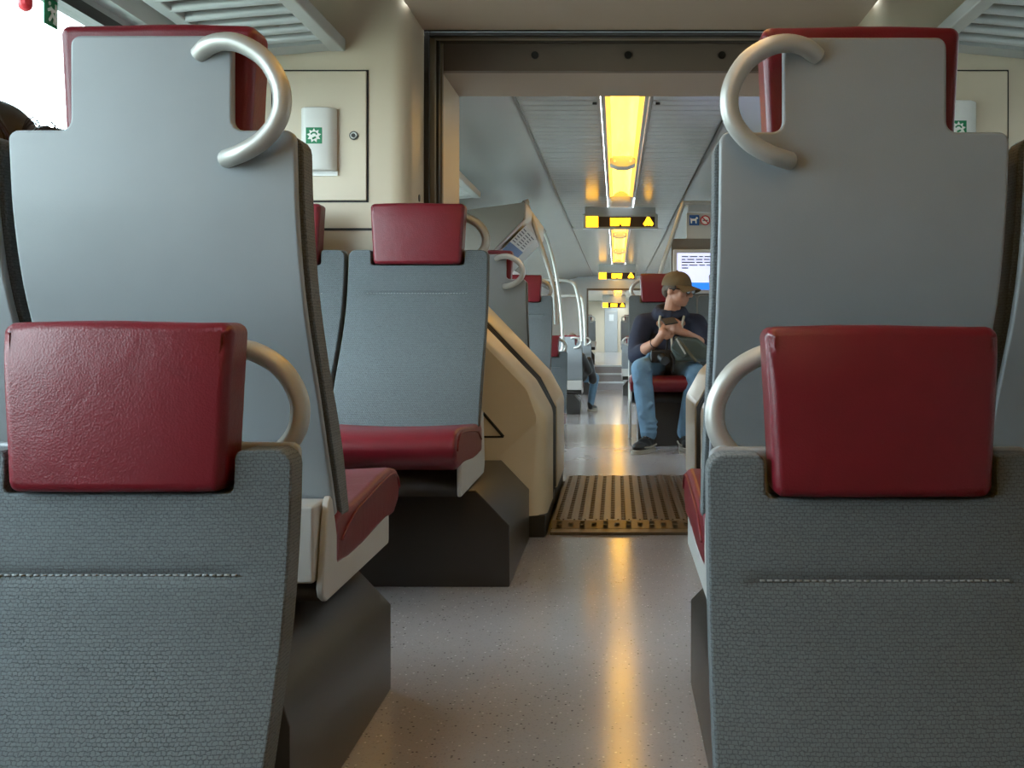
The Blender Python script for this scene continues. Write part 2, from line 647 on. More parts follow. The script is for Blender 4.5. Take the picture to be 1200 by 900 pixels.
struct('wall_gangway_outer', B((-1.0, -.80, 4.2, 4.9, 0, 2.12), (.90, 1.1, 4.2, 4.9, 0, 2.12), (-.80, .90, 4.2, 4.39, 2.0, 2.12)), 'rubber', 'dark bellows around the gangway')

# gangway floor: threshold strip and studded tread plate
gx0, gx1 = -.256, .356
struct('trim_7', B((gx0, gx1, 4.13, 4.205, -.02, .012)), 'bronze', 'bronze metal threshold strip before the tread plate', bevel=.004)
gp = struct('floor_gangway', B((gx0, gx1, 4.285, 5.59, -.03, .03)), 'bronze', 'bronze studded tread plate crossing the gangway')
obj('underfloor', B((-.79, .89, 4.135, 5.585, -.06, -.025)), 'rubber', gp)
bm = bmesh.new()
prism(bm, [(4.208, -.02), (4.208, .012), (4.285, .030), (4.285, -.02)], 'x', gx0, gx1)
lip = obj('front_lip', bm, 'bronze', gp)
bm = bmesh.new()
tube(bm, [(0, 0, 0), (0, 0, .004)], .012, 12, r2=.008)
stud = to_mesh('stud', bm, 'bronze', 40)
for k in range(13):
    for j in range(2):
        x = gx0 + .03 + k * .046
        y = 4.228 + j * .034 + (k % 2) * (.017 if j == 0 else 0)
        if k % 2 and j:
            continue
        link('stud', stud, gp, (x, y, .0165 + (y - 4.208) * .23 - .0))
bm = bmesh.new()
for k in range(14):
    x = gx0 + .022 + k * .044
    for j in range(29):
        y = 4.31 + j * .044 + (k % 2) * .022
        tube(bm, [(x, y, .03), (x, y, .0345)], .0105, 8, r2=.007)
o = obj('tread_studs', bm, 'bronze', gp, sharp=40)
o['kind'] = 'stuff'
bm = bmesh.new()
for k in range(13):
    x = gx0 + .044 + k * .044
    box(bm, x - .0035, x + .0035, 4.29, 5.585, .029, .0335)
o = obj('tread_ribs', bm, 'bronze', gp)
o['kind'] = 'stuff'


# moulded covers at both sides of the gangway
def gangway_cover(s, y0, y1, front_round, label, small=False):
    def X(x):
        return x if s < 0 else 2 * AX - x
    prof = rpoly([(-.70, .085), (-.266, .085), (-.266, .46), (-.335, .585), (-.70, .965)], [0, 0, .10, .10, 0], 6)
    bm = bmesh.new()
    ys = [y0, y1]
    if front_round:
        ys = [y0, y0 + .012, y0 + .035, y0 + .075, y1]
        ins = [.060, .034, .012, 0, 0]
    else:
        ins = [.012, 0]
        ys = [y0, y0 + .012, y1]
        ins = [.014, 0, 0]
    rings = []
    for y, i_ in zip(ys, ins):
        ring = []
        for (x, z) in prof:
            dx = i_ if x > -.69 else 0
            # shrink the slope and the aisle face
            k = min(1, max(0, (z - .36) / .2))          # broad rounding at the aisle edge, tight along the slope
            nx = x - dx * (1 - k * .82)
            nz = z - dx * k * .22
            if x <= -.69 and z > .5:
                nz = z - i_ * .35
            ring.append(bm.verts.new((X(nx), y, nz)))
        rings.append(ring)
    n = len(prof)
    for A, Bq in zip(rings, rings[1:]):
        for i in range(n):
            j = (i + 1) % n
            bm.faces.new((A[i], A[j], Bq[j], Bq[i]))
    bm.faces.new(rings[0][::-1])
    bm.faces.new(rings[-1])
    e = empty('gangway_cover', (0, 0, 0))
    obj('shell', bm, 'cover', e, sharp=32)
    a, b = sorted((X(-.66), X(-.271)))
    obj('foot', B((a, b, y0 + .012, y1 - .01, 0, .086)), 'rubber', e, bevel=.006)
    if front_round and s < 0:
        # triangular service flap joint on the front
        z0 = P(560, 518, 4.07)
        q = [P(566, 484, 4.066), P(590, 512, 4.066), P(566, 512, 4.066)]
        bm = bmesh.new()
        tube(bm, [(p.x, 4.069, p.z) for p in (q[0], q[1])], .006, 6)
        tube(bm, [(p.x, 4.069, p.z) for p in (q[1], q[2] + Vector((-.15, 0, 0)))], .004, 6)
        obj('flap_joint', bm, 'seam', e)
    return tag(e, label, 'cover', None)


gangway_cover(-1, 4.07, 4.50, True, 'large beige moulded cover with rounded corner behind the dark seat pedestal')
gangway_cover(-1, 4.80, 5.45, False, 'beige moulded cover beyond the black groove, next to the tread plate')
gangway_cover(1, 4.07, 4.50, True, 'beige moulded cover hidden behind the red cushion on the darker side')
gangway_cover(1, 4.80, 5.45, False, 'beige moulded cover beside the knee of the man in the cap')
for s, nm in ((-1, 'left'), (1, 'right')):
    pr = [(-.69, .02), (-.274, .02), (-.274, .452), (-.341, .579), (-.69, .944)]
    if s > 0:
        pr = [(2 * AX - x, z) for x, z in pr]
    bm = bmesh.new()
    prism(bm, pr, 'y', 4.502, 4.798)
    o = struct('trim_%d' % (8 if s < 0 else 9), bm, 'rubber', 'black rubber groove between the two beige gangway covers')
    for y in (4.57, 4.65, 4.73):
        bm = bmesh.new()
        pts = [(-.276, .10), (-.276, .45), (-.342, .578), (-.68, .930)]
        if s > 0:
            pts = [(2 * AX - x, z) for x, z in pts]
        tube(bm, [(x, y, z) for x, z in pts], .010, 8)
        obj('bellows_fold', bm, 'rubber', o)

# ------------------------------------------------------------------ ceiling beyond
bm = bmesh.new()
CZ = 1.98
for s in (-1, 1):
    pts = [(AX + s * .56, CZ), (AX + s * .9, 1.955), (AX + s * 1.25, 1.86), (AX + s * 1.59, 1.66), (AX + s * 1.59, 2.1), (AX + s * .56, 2.1)]
    prism(bm, pts, 'y', 4.89, 24.0)
cb = struct('ceiling_beyond', bm, 'ceiling_white', 'white ceiling of the carriage beyond the gangway')
obj('backing', B((AX - .56, AX - .13, 4.89, 24, 1.995, 2.03), (AX + .13, AX + .56, 4.89, 24, 1.995, 2.03), (AX - .13, AX + .13, 4.89, 24, 2.07, 2.1)), 'ceiling_white', cb)
bm = bmesh.new()
prism(bm, [(0, .0), (.004, -.010), (.116, -.010), (.120, .0)], 'x', 0, .40)
slat = to_mesh('ceiling_slat', bm, 'ceiling_white', 30)
for k in range(60):
    y = 5.05 + k * .125
    link('ceiling_slat', slat, cb, (AX - .545, y, 1.995))
    link('ceiling_slat', slat, cb, (AX + .145, y, 1.995))
obj('panel_strip', B((AX - .56, AX - .13, 12.56, 24, 1.982, 1.995), (AX + .13, AX + .56, 12.56, 24, 1.982, 1.995)), 'ceiling_white', cb)
for x, w in ((AX - .57, .006), (AX + .57, .010)):
    obj('panel_joint', B((x - w, x + w, 4.9, 24, CZ - .004, CZ + .01)), 'fairing', cb)


# lamp strips
def lamp_strip(y0, y1, z, label, brackets, w=.10):
    e = empty('ceiling_lamp', (AX, y0, z))
    L_ = y1 - y0
    bm = bmesh.new()
    # curved trough diffuser
    n = 10
    wi = w * .74
    pr = [(-wi + 2 * wi * k / n, .045 * math.sin(PI * k / n) ** .8 + .004) for k in range(n + 1)]
    A = [bm.verts.new((x, 0, zz)) for x, zz in pr]
    C = [bm.verts.new((x, L_, zz)) for x, zz in pr]
    for k in range(n):
        bm.faces.new((A[k], A[k + 1], C[k + 1], C[k]))
    obj('diffuser', bm, 'lamp', e)
    for s in (-1, 1):
        bm = bmesh.new()
        prism(bm, [(s * wi, .004), (s * w, -.004), (s * w, .02), (s * wi, .02)], 'y', 0, L_)
        obj('side_lip', bm, 'lamp_lip', e)
    for s in (-1, 1):
        a, b = sorted((s * w, s * (w + .022)))
        obj('side_rail', B((a, b, 0, L_, -.012, .05)), 'alu', e, bevel=.003)
    for yb in brackets:
        bm = bmesh.new()
        q = rpoly([(-w + .012, .016), (-w + .012, -.036), (-.03, -.058), (.03, -.058), (w - .012, -.036), (w - .012, .016)], .008, 3)
        prism(bm, q, 'y', yb - y0 - .09, yb - y0 + .09)
        br_ = obj('bracket', bm, 'alu', e)
        for s in (-1, 1):
            bm = bmesh.new()
            tube(bm, [(s * .055, yb - y0 - .095, -.020), (s * .055, yb - y0 - .088, -.020)], .009, 8)
            obj('screw', bm, 'white_plastic', br_)
    pr = [(-w, .0), (w, .0), (w, .05), (-w, .05)]
    bm = bmesh.new()
    prism(bm, pr, 'y', L_, L_ + .75)
    if L_ < 8 and y0 > 0:
        obj('end_panel', bm, 'ceiling_white', e)
    else:
        bm.free()
    return tag(e, label, 'lamp')


lamp_strip(4.95, 9.5, 1.975, 'long yellow ceiling lamp before the first lit sign', [7.45])
lamp_strip(12.3, 18.9, 1.975, 'yellow ceiling lamp between the two lit signs', [13.2, 16.0])
lamp_strip(20.0, 23.9, 1.975, 'short yellow ceiling lamp behind the second lit sign', [21.6])
lamp_strip(-3.4, 3.2, 1.972, 'yellow ceiling lamp above the near seats', [-1.0, 1.5])


def led_sign(Y, x0, x1, y0, y1, label):
    a, b = P(x0, y0, Y), P(x1, y1, Y)
    w, h = b.x - a.x, a.z - b.z
    e = empty('destination_sign', ((a.x + b.x) / 2, Y, b.z))
    obj('housing', B((-w / 2, w / 2, 0, .10, 0, h)), 'alu', e, bevel=.006)
    obj('display', B((-w / 2 + .03, w / 2 - .03, -.004, .0, .018, h - .025)), 'led_board', e)
    z0, z1 = .016, h - .023
    obj('lit_square', B((-w / 2 + .032, -w / 2 + .032 + (z1 - z0) * 1.15, -.008, -.004, z0, z1)), 'led', e)
    bm = bmesh.new()
    m = .135 * w
    hh = z1 - z0
    prism(bm, [(-m, z0 + .1 * hh), (-.02 * w, z0 + .1 * hh), (0, z0 + .38 * hh), (.02 * w, z0 + .1 * hh), (m - .01, z0 + .1 * hh), (m, z0 + .85 * hh), (-m, z0 + .85 * hh)], 'y', -.008, -.004)
    obj('lit_text', bm, 'led', e)
    cx = w / 2 - .03 - hh * .62
    q = [(cx - .5 * hh, z0 + .3 * hh), (cx - .32 * hh, z0 + .08 * hh), (cx - .1 * hh, z0 + .2 * hh), (cx, z0 + .1 * hh), (cx + .1 * hh, z0 + .2 * hh), (cx + .32 * hh, z0 + .08 * hh), (cx + .5 * hh, z0 + .3 * hh), (cx + .3 * hh, z0 + .6 * hh), (cx + .1 * hh, z0 + .95 * hh), (cx - .1 * hh, z0 + .95 * hh), (cx - .3 * hh, z0 + .6 * hh)]
    bm = bmesh.new()
    prism(bm, q, 'y', -.008, -.004)
    obj('lit_bell', bm, 'led', e)
    obj('hanger', B((-w / 2 + .02, w / 2 - .02, .02, .08, h, max(h + .005, 1.978 - b.z))), 'alu', e)
    return tag(e, label, 'sign')


led_sign(10.35, 683, 771, 251, 268, 'nearer lit sign with yellow square and bell hanging under the lamps')
led_sign(19.6, 700, 746, 318, 328, 'second lit sign, between the two ceiling lamps further on')

# far portal and the far end
mat('portal', (.80, .86, .90), .35)
fp = struct('wall_portal_far', B((XL, -.64, 24.0, 24.1, LOW, 2.1), (1.0, XR, 24.0, 24.1, LOW, 2.1), (-.64, 1.0, 24.0, 24.1, 1.70, 2.1)), 'portal', 'pale bulkhead with an opening above the far steps')
obj('edge_strip', B((-.66, 1.0, 23.97, 24.0, 1.655, 1.70), (-.66, -.625, 23.97, 24.0, 0, 1.655)), 'header', fp)
struct('ceiling_far', B((XL, AX - .12, 24.1, 36.2, 1.72, 1.76), (AX + .12, XR, 24.1, 36.2, 1.72, 1.76)), 'ceiling_white', 'low ceiling beyond the far opening')
lamp_strip(24.3, 34.0, 1.715, 'yellow ceiling lamp at the far end beyond the bulkhead', [27.5, 31.0])
led_sign(29.5, 705, 734, 354, 361, 'tiny lit sign at the far end of the train')
struct('wall_end', B((XL, XR, 36.2, 36.3, LOW, 2.1)), 'beige', 'warm beige wall closing the far end')
dr = struct('door_1', B((-.39, .05, 36.15, 36.2, 0, 1.66)), 'wall_grey', 'narrow grey door in the far end wall', bevel=.01)
obj('door_sign', B((-.24, -.08, 36.13, 36.15, 1.05, 1.28)), 'paper', dr)
obj('door_grille', B((-.33, -.01, 36.13, 36.15, 1.35, 1.40)), 'steel', dr)
for k in range(3):
    y0 = 22.5 + k * .35
    s = struct('floor_step_%d' % (k + 1), B((-.47, .16, y0, 23.55, LOW + k * .1634, LOW + (k + 1) * .1634)), 'vinyl',
               ['lowest', 'middle', 'top'][k] + ' far step up to the raised floor')
    obj('nosing', B((-.47, .16, y0 - .012, y0 + .05, LOW + (k + 1) * .1634 - .03, LOW + (k + 1) * .1634 + .006)), 'wall_pale', s)
struct('wall_step_left', B((XL, -.47, 22.5, 23.55, LOW, 0)), 'wall_grey', 'grey block beside the far steps')
struct('wall_step_right', B((.16, XR, 22.5, 23.55, LOW, 0)), 'wall_grey', 'grey block beside the far steps, under the seats')

# ------------------------------------------------------------------ seats
YR = [(.40, .275), (.47, .245), (.58, .19), (.70, .13), (.79, .078), (.88, .038), (1.0, .010), (1.11, 0), (1.32, 0)]


def yr(z):
    if z <= YR[0][0]:
        return YR[0][1]
    for (a, ya), (b, yb) in zip(YR, YR[1:]):
        if z <= b:
            t = (z - a) / (b - a)
            return ya + (yb - ya) * t
    return 0.0


def yrs(z):
    return (yr(z - .05) + 2 * yr(z - .025) + 2 * yr(z) + 2 * yr(z + .025) + yr(z + .05)) / 8


CACHE = {}
SW = .24


def zmap(z, top, lift):
    if z <= .47:
        return z + lift * min(1, max(0, (z - .30) / .05))
    return .47 + lift + (z - .47) * (top - .47 - lift) / (1.305 - .47)


def seat_meshes(top, lift, s):
    key = (top, lift, s)
    if key in CACHE:
        return CACHE[key]
    out = {}

    def remap(bm):
        for v in bm.verts:
            v.co.z = zmap(v.co.z, top, lift)

    def rows(a, b, d):
        n = int((b - a) / d)
        return [a + (b - a) * k / n for k in range(1, n)]
    # plastic back shell, T-shaped
    w1, w2, zs, zt = .133, SW - .004, 1.124, 1.279
    ol = rpoly([(-w2, .445), (w2, .445), (w2, zs), (w1, zs), (w1, zt), (-w1, zt), (-w1, zs), (-w2, zs)],
               [.01, .01, .016, .018, .016, .016, .018, .016], 5)
    bm = sheet(ol, rows(.445, 1.05, .03), [], 0, .020)
    for v in bm.verts:
        v.co.y += yrs(v.co.z)
    remap(bm)
    out['back_shell'] = to_mesh('back_shell', bm, 'shell')
    # upholstered backrest with a notch for the headrest
    nw, nz = .163, 1.058
    SB = SW + .003
    ol = rpoly([(-SB, .43), (SB, .43), (SB, zs - .004), (nw, zs - .004), (nw, nz), (-nw, nz), (-nw, zs - .004), (-SB, zs - .004)],
               [.02, .02, .025, .012, .012, .012, .012, .025], 4)
    st = .946
    bm = sheet(ol, rows(.43, .90, .04) + [.905, .93, .938, .946, .954, .962, .99, 1.03], [-.19, -.172, -.10, 0, .10, .172, .19], .022, .078)
    for v in bm.verts:
        x, z = v.co.x, v.co.z
        front = v.co.y > .05
        v.co.y += yrs(z)
        if front:
            b = .012 * (1 - min(1, abs(x) / SW) ** 3)
            if abs(x) < .18:
                b -= .007 * math.exp(-((z - st) / .007) ** 2)
            if .47 < z < .70:
                b += .012 * math.sin((z - .47) / .23 * PI)
            v.co.y += b
    remap(bm)
    out['backrest'] = to_mesh('backrest', bm, 'fabric')
    bm = bmesh.new()
    yy = yrs(st) + .078 + .0045
    for k in range(34):
        x = -.17 + k * .0103
        box(bm, x - .0034, x + .0034, yy - .001, yy + .0022, st - .0011, st + .0011)
    remap(bm)
    out['stitching'] = to_mesh('stitching', bm, 'thread')
    # headrest pad
    ol = rpoly([(-.152, 1.062), (.152, 1.062), (.165, 1.305), (-.165, 1.305)], .016, 4)
    bm = sheet(ol, [1.10, 1.14, 1.18, 1.22, 1.26], [-.11, -.06, 0, .06, .11], .022, .104)
    for v in bm.verts:
        x, z = v.co.x, v.co.z
        if v.co.y > .06:
            v.co.y += .008 * (1 - min(1, abs(x) / .162) ** 3) - .010 * max(0, (z - 1.22) / .085) ** 2
        v.co.z += .0015 * math.sin(x * 21 + 1.0) * (1 if z > 1.29 else 0)
    remap(bm)
    out['headrest'] = to_mesh('headrest', bm, 'leather')
    # headrest seam piping round the front face
    ol = rpoly([(-.141, 1.073), (.141, 1.073), (.152, 1.294), (-.152, 1.294)], .014, 4)
    bm = bmesh.new()
    tube(bm, [(x, .1005 - .010 * max(0, (z - 1.22) / .085) ** 2, zmap(z, top, lift)) for x, z in ol], .0028, 6, True)
    out['piping'] = to_mesh('piping', bm, 'leather')
    # seat cushion
    pr = [(.235, .352), (.34, .350), (.45, .352), (.58, .360), (.66, .364), (.76, .362), (.808, .385), (.826, .420), (.818, .450), (.79, .468), (.73, .478), (.62, .474), (.50, .462), (.38, .455), (.27, .458), (.235, .44)]
    bm = bmesh.new()
    prism(bm, pr, 'x', -.243, .243)
    for x in (-.21, -.14, -.07, 0, .07, .14, .21):
        bmesh.ops.bisect_plane(bm, geom=bm.verts[:] + bm.edges[:] + bm.faces[:], plane_co=(x, 0, 0), plane_no=(1, 0, 0))
    for v in bm.verts:
        if v.co.z > .43:
            v.co.z -= .008 * (1 - (abs(v.co.x) / .243) ** 2)
    remap(bm)
    out['seat_cushion'] = to_mesh('seat_cushion', bm, 'leather')
    for sx in (-1, 1):
        bm = bmesh.new()
        tube(bm, smooth_path([(sx * .2445, y, zmap(z, top, lift)) for y, z in ((.27, .40), (.36, .432), (.50, .447), (.62, .458), (.73, .462), (.785, .447), (.805, .42))], 3), .003, 6)
        out['cushion_piping%d' % sx] = to_mesh('cushion_piping', bm, 'leather')
    # pan and side plates
    bm = B((-.226, .226, .145, .235, .345, .484))
    remap(bm)
    out['seat_pan'] = to_mesh('seat_pan', bm, 'pan')
    bm = B((-.226, .226, .20, .64, .301, .350))
    remap(bm)
    out['seat_base'] = to_mesh('seat_base', bm, 'pedestal')
    pl = [(.150, .335), (.158, .318), (.18, .306), (.70, .306), (.705, .315), (.705, .378), (.69, .384), (.62, .378), (.54, .366), (.44, .358), (.34, .356), (.285, .366), (.256, .395), (.238, .44), (.218, .485), (.205, .494), (.190, .485), (.180, .45)]
    for sx in (-1, 1):
        bm = bmesh.new()
        prism(bm, pl, 'x', min(sx * .228, sx * .241), max(sx * .228, sx * .241))
        remap(bm)
        out['side_plate' + ('a' if sx < 0 else 'b')] = to_mesh('side_plate', bm, 'pan')
    if s:
        hp = [(.078, .004, 1.248), (.098, -.010, 1.259), (.128, -.018, 1.264), (.160, -.022, 1.257), (.196, -.024, 1.233), (.219, -.026, 1.195), (.2235, -.026, 1.160), (.2145, -.026, 1.130), (.190, -.024, 1.102), (.160, -.020, 1.085), (.138, -.010, 1.079), (.122, .004, 1.077)]
        bm = bmesh.new()
        tube(bm, smooth_path([(s * x, y, zmap(z, top, lift)) for x, y, z in hp], 4), .0152, 14)
        out['grab_handle'] = to_mesh('grab_handle', bm, 'steel', 50)
    CACHE[key] = out
    return out


def seat(X, Ys, z, facing, aisle, top, lift, label, group):
    """facing +1 looks along +y, -1 looks towards the camera; aisle = side of the handle (+1, -1, 0)"""
    e = empty('train_seat', (X, Ys, z), 0 if facing > 0 else PI)
    ms = seat_meshes(top, lift, aisle * facing)
    link('back_shell', ms['back_shell'], e, bevel=.005)
    br_ = link('backrest', ms['backrest'], e, bevel=.021, seg=4)
    link('stitching', ms['stitching'], br_)
    hr = link('headrest', ms['headrest'], e, bevel=.017, seg=4)
    link('piping', ms['piping'], hr)
    cu = link('seat_cushion', ms['seat_cushion'], e, bevel=.016, seg=3)
    link('piping', ms['cushion_piping-1'], cu)
    link('piping', ms['cushion_piping1'], cu)
    link('seat_pan', ms['seat_pan'], e, bevel=.006)
    link('seat_base', ms['seat_base'], e)
    link('side_plate', ms['side_platea'], e, bevel=.004)
    link('side_plate', ms['side_plateb'], e, bevel=.004)
    if aisle:
        link('grab_handle', ms['grab_handle'], e)
    return tag(e, label, 'seat', group)


GA = 'seats facing away on the raised floor'
seat(-.764, 1.752, 0, 1, 1, 1.308, 0, 'large pale blue-grey seat back with curved handle, facing away beside the bright window', GA)
seat(-1.264, 1.752, 0, 1, 0, 1.308, 0, 'window seat facing away where the dark-haired passenger sits', GA)
seat(.405, 1.735, 0, 1, -1, 1.300, 0, 'brownish-grey seat back with curved handle, facing away on the darker side', GA)
seat(.906, 1.735, 0, 1, 0, 1.300, 0, 'middle seat facing away beside the brownish-grey seat back', GA)
GC = 'seats facing us on the lower floor'
seat(-.707, 1.606, LOW, -1, 1, 1.300, 0, 'near low seat with shiny glossy red headrest on the window side', GC)
seat(.373, 1.588, LOW, -1, -1, 1.294, 0, 'near low seat with dull dark-red headrest on the darker side', GC)
GE = 'seats facing us before the gangway'
seat(-.690, 3.80, 0, -1, 1, 1.236, .035, 'blue-grey seat with red headrest on the dark pedestal before the beige cover', GE)
seat(-1.190, 3.80, 0, -1, 0, 1.236, .035, 'half hidden seat with red headrest under the white emergency box', GE)
seat(-.722, 5.72, 0, 1, 1, 1.222, .03, 'brown-lit seat back with thin handle just beyond the beige covers', None)
seat(-.722, 8.10, 0, -1, 1, 1.203, .03, 'grey seat with red headrest beyond the brown-lit seat back', None)
seat(.335, 7.78, 0, -1, -1, 1.195, .02, 'seat in which the man in the cap sits', 'seats under the information screen')
seat(.836, 7.78, 0, -1, 0, 1.195, .02, 'seat beside the man in the cap, mostly hidden', 'seats under the information screen')
seat(-.72, 10.5, LOW, -1, 1, 1.224, .03, 'low seat facing us behind the grab poles on the sunken floor', None)
seat(-.745, 15.8, LOW, 1, 1, 1.19, .03, 'pale low seat back with round handle in front of the far passenger', None)
seat(-.72, 20.6, LOW, 1, 1, 1.15, .03, 'far low seat back with handle at the foot of the steps', 'far seat backs by the steps')
seat(.35, 20.3, LOW, 1, -1, 1.15, .03, 'far low seat back with handle across from the steps, behind the man', 'far seat backs by the steps')
seat(-.72, 24.6, 0, 1, 1, 1.12, .03, 'upper far seat back above the steps', 'far seat backs above the steps')
seat(.35, 24.6, 0, 1, -1, 1.12, .03, 'upper far seat back above the steps, behind the man', 'far seat backs above the steps')


# pedestals
def pedestal(x_in, x_out, y0, y1, z, label, h=.30, slant=0.0, group=None):
    """dark box under the seats; x_in is the aisle side, its upper edge is chamfered"""
    d = 1 if x_out > x_in else -1
    bm = bmesh.new()
    pr = [(x_in, 0), (x_out, 0), (x_out, h), (x_in + d * .105, h), (x_in, h - .11)]
    A = [bm.verts.new((x, y0 + slant * max(0, (zz - .19)) / (h - .19), z + zz)) for x, zz in pr]
    C = [bm.verts.new((x, y1, z + zz)) for x, zz in pr]
    bm.faces.new(A)
    bm.faces.new(C[::-1])
    for i in range(5):
        j = (i + 1) % 5
        bm.faces.new((A[j], A[i], C[i], C[j]))
    o = obj('seat_pedestal', bm, 'pedestal', None, bevel=.0035, seg=2)
    return tag(o, label, 'pedestal', group)


pedestal(-.499, -1.48, 1.63, 2.364, 0, 'dark slope-edged pedestal under the pale blue-grey seat back', slant=.18)
pedestal(.168, 1.62, 1.63, 2.40, 0, 'dark slope-edged pedestal under the brownish-grey seat back', slant=.18)
pedestal(-.330, -1.48, 3.30, 4.05, 0, 'large dark slope-edged pedestal under the blue-grey seat before the gangway')
pedestal(-.46, -1.45, 5.75, 6.5, 0, 'dark pedestal beyond the beige covers under the brown-lit seat back')
pedestal(-.46, -1.45, 7.4, 8.05, 0, 'dark pedestal under the grey seat with red headrest past the gangway')
pedestal(.15, 1.2, 7.28, 7.85, 0, 'black pedestal behind the shoes of the man in the cap', h=.30)
pedestal(-.50, -1.4, 1.0, 1.45, LOW, 'dark pedestal under the near low seat with glossy headrest')
pedestal(.17, 1.2, 1.0, 1.45, LOW, 'dark pedestal under the near low seat with dull headrest')
pedestal(-.50, -1.2, 9.8, 10.3, LOW, 'dark pedestal on the sunken floor behind the grab poles')
pedestal(-.54, -1.2, 16.0, 16.5, LOW, 'dark pedestal under the far passenger')
pedestal(-.50, -1.2, 20.8, 21.3, LOW, 'dark pedestal near the foot of the far steps')
pedestal(.13, 1.0, 20.5, 21.0, LOW, 'dark pedestal opposite the foot of the far steps')
pedestal(-.50, -1.2, 24.8, 25.3, 0, 'dark pedestal above the far steps')
pedestal(.13, 1.0, 24.8, 25.3, 0, 'dark pedestal above the far steps behind the man')


# ------------------------------------------------------------------ luggage racks
def rack(x_in, x_out, y0, y1, z, label, pitch=.105, tilt=.03):
    e = empty('luggage_rack', (0, 0, 0))
    d = 1 if x_out > x_in else -1
    bm = bmesh.new()
    a, b = sorted((x_in, x_in + d * .055))
    box(bm, a, b, y0, y1, z - .012, z + .035)
    obj('front_rail', bm, 'alu', e, bevel=.006)
    bm = bmesh.new()
    a, b = sorted((x_out, x_out - d * .05))
    box(bm, a, b, y0, y1, z - .01 - tilt, z + .03 - tilt)
    obj('wall_rail', bm, 'alu', e, bevel=.006)
    bm = bmesh.new()
    a, b = x_in + d * .05, x_out - d * .045
    q = [(a, z - .008), (b, z - .008 - tilt), (b, z + .02 - tilt), (a, z + .02)]
    prism(bm, q, 'y', y1 - .10, y1)
    obj('end_plate', bm, 'alu', e)
    bm = bmesh.new()
    tube(bm, [(a - d * .006, 0, z + .004), (b + d * .006, 0, z + .004 - tilt)], .017, 10)
    me = to_mesh('slat', bm, 'alu', 50)
    y = y1 - .10 - pitch * .62
    while y > y0 + .03:
        link('slat', me, e, (0, y, 0))
        y -= pitch
    bm = bmesh.new()
    for yy in (y0 + .3, y1 - .05):
        w = XL if d < 0 else XR
        p, q = sorted((x_out + d * .0, w))
        box(bm, p, q, yy - .02, yy + .02, z - .03 - tilt, z + .03)
    obj('wall_bracket', bm, 'alu', e)
    return tag(e, label, 'rack', 'luggage racks')


rack(-.985, -1.42, 1.2, 3.885, 1.82, 'grey slatted luggage rack above the white emergency box')
rack(1.12, 1.53, 1.2, 3.885, 1.82, 'grey slatted luggage rack on the darker side')
rack(-.98, -1.40, 5.4, 7.72, 1.755, 'small grey slatted rack end seen beyond the gangway lining', pitch=.11)

# exit sticker and red hammer on the window
e = empty('exit_sticker', (XL - .024, 2.93, 1.630))
obj('panel', B((-.001, .002, -.034, .034, 0, .075)), 'green', e)
bm = bmesh.new()
for t in ([(0.003, -.006, .052), (0.003, .004, .034), (0.003, -.012, .014)], [(0.003, .004, .034), (0.003, .016, .024), (0.003, .013, .010)],
          [(0.003, -.003, .048), (0.003, .014, .044)], [(0.003, -.003, .048), (0.003, -.018, .040)]):
    tube(bm, t, .004, 6)
ell(bm, (.003, -.009, .061), (.002, .006, .006), u=8, v=6)
box(bm, .002, .0035, .020, .028, .008, .066)
obj('running_figure', bm, 'sign_white', e)
tag(e, 'green exit sticker with white running figure on the bright window', 'sticker')
bm = bmesh.new()
p = P(46, 2, 2.75)
tube(bm, [(XL - .010, 2.78, p.z + .0), (XL - .010, 2.78, p.z + .012), (XL - .010, 2.78, p.z + .05)], .018, 10)
ell(bm, (XL - .010, 2.78, p.z), (.018, .018, .016), u=10, v=8)
tag(obj('emergency_hammer', bm, 'red'), 'red emergency hammer grip at the top of the bright window', 'hammer')


# ------------------------------------------------------------------ grab poles, fairings, screen, signs beyond the gangway
def pole(pts, r, label, n=4, group='grab poles beyond the gangway', feet=True):
    e = empty('grab_pole', pts[-1])
    o = Vector(pts[-1])
    bm = bmesh.new()
    tube(bm, smooth_path([Vector(p) - o for p in pts], n), r, 10)
    obj('tube', bm, 'steel', e)
    bm = bmesh.new()
    p, q = Vector(pts[0]) - o, Vector(pts[1]) - o
    d = (q - p).normalized()
    tube(bm, [p - d * .01, p + d * .03], r * 1.5, 10)
    obj('collar', bm, 'steel', e)
    return tag(e, label, 'pole', group)


Yp = 8.35
pole([P(616, 236, Yp), P(622, 252, Yp), P(634, 288, Yp), P(645, 322, Yp), P(650, 345, Yp), P(652, 380, Yp)], .017, 'curved steel pole in front of the hanging timetable leaflet')
Yp = 12.45
pole([P(637, 271, Yp), P(642, 282, Yp), P(650, 312, Yp), P(656, 350, Yp), P(659, 385, Yp), P(659, 410, Yp), P(650, 412, Yp)], .018, 'curved steel pole with a bent foot on the sunken floor side')
Yp = 12.9
pole([Vector((XL, Yp, P(638, 328, Yp).z)), P(638, 328, Yp), P(650, 328, Yp), P(668, 330, Yp), P(675, 338, Yp), P(680, 365, Yp), P(682, 400, Yp)], .02, 'steel rail with a horizontal arm leading to an upright')
Yp = 15.3
pole([Vector((XL, Yp, P(650, 347, Yp).z)), P(650, 347, Yp), P(676, 347, Yp), P(682, 351, Yp), P(685, 375, Yp), P(686, 405, Yp)], .02, 'far steel upright beside the pale low seat back')
Yp = 8.25
pole([P(838, 238, Yp), P(803, 238, Yp), P(800, 241, Yp), P(790, 270, Yp), P(778, 306, Yp), P(768, 338, Yp), P(760, 370, Yp)], .017, 'slanting steel pole with top arm behind the man in the cap', n=3)
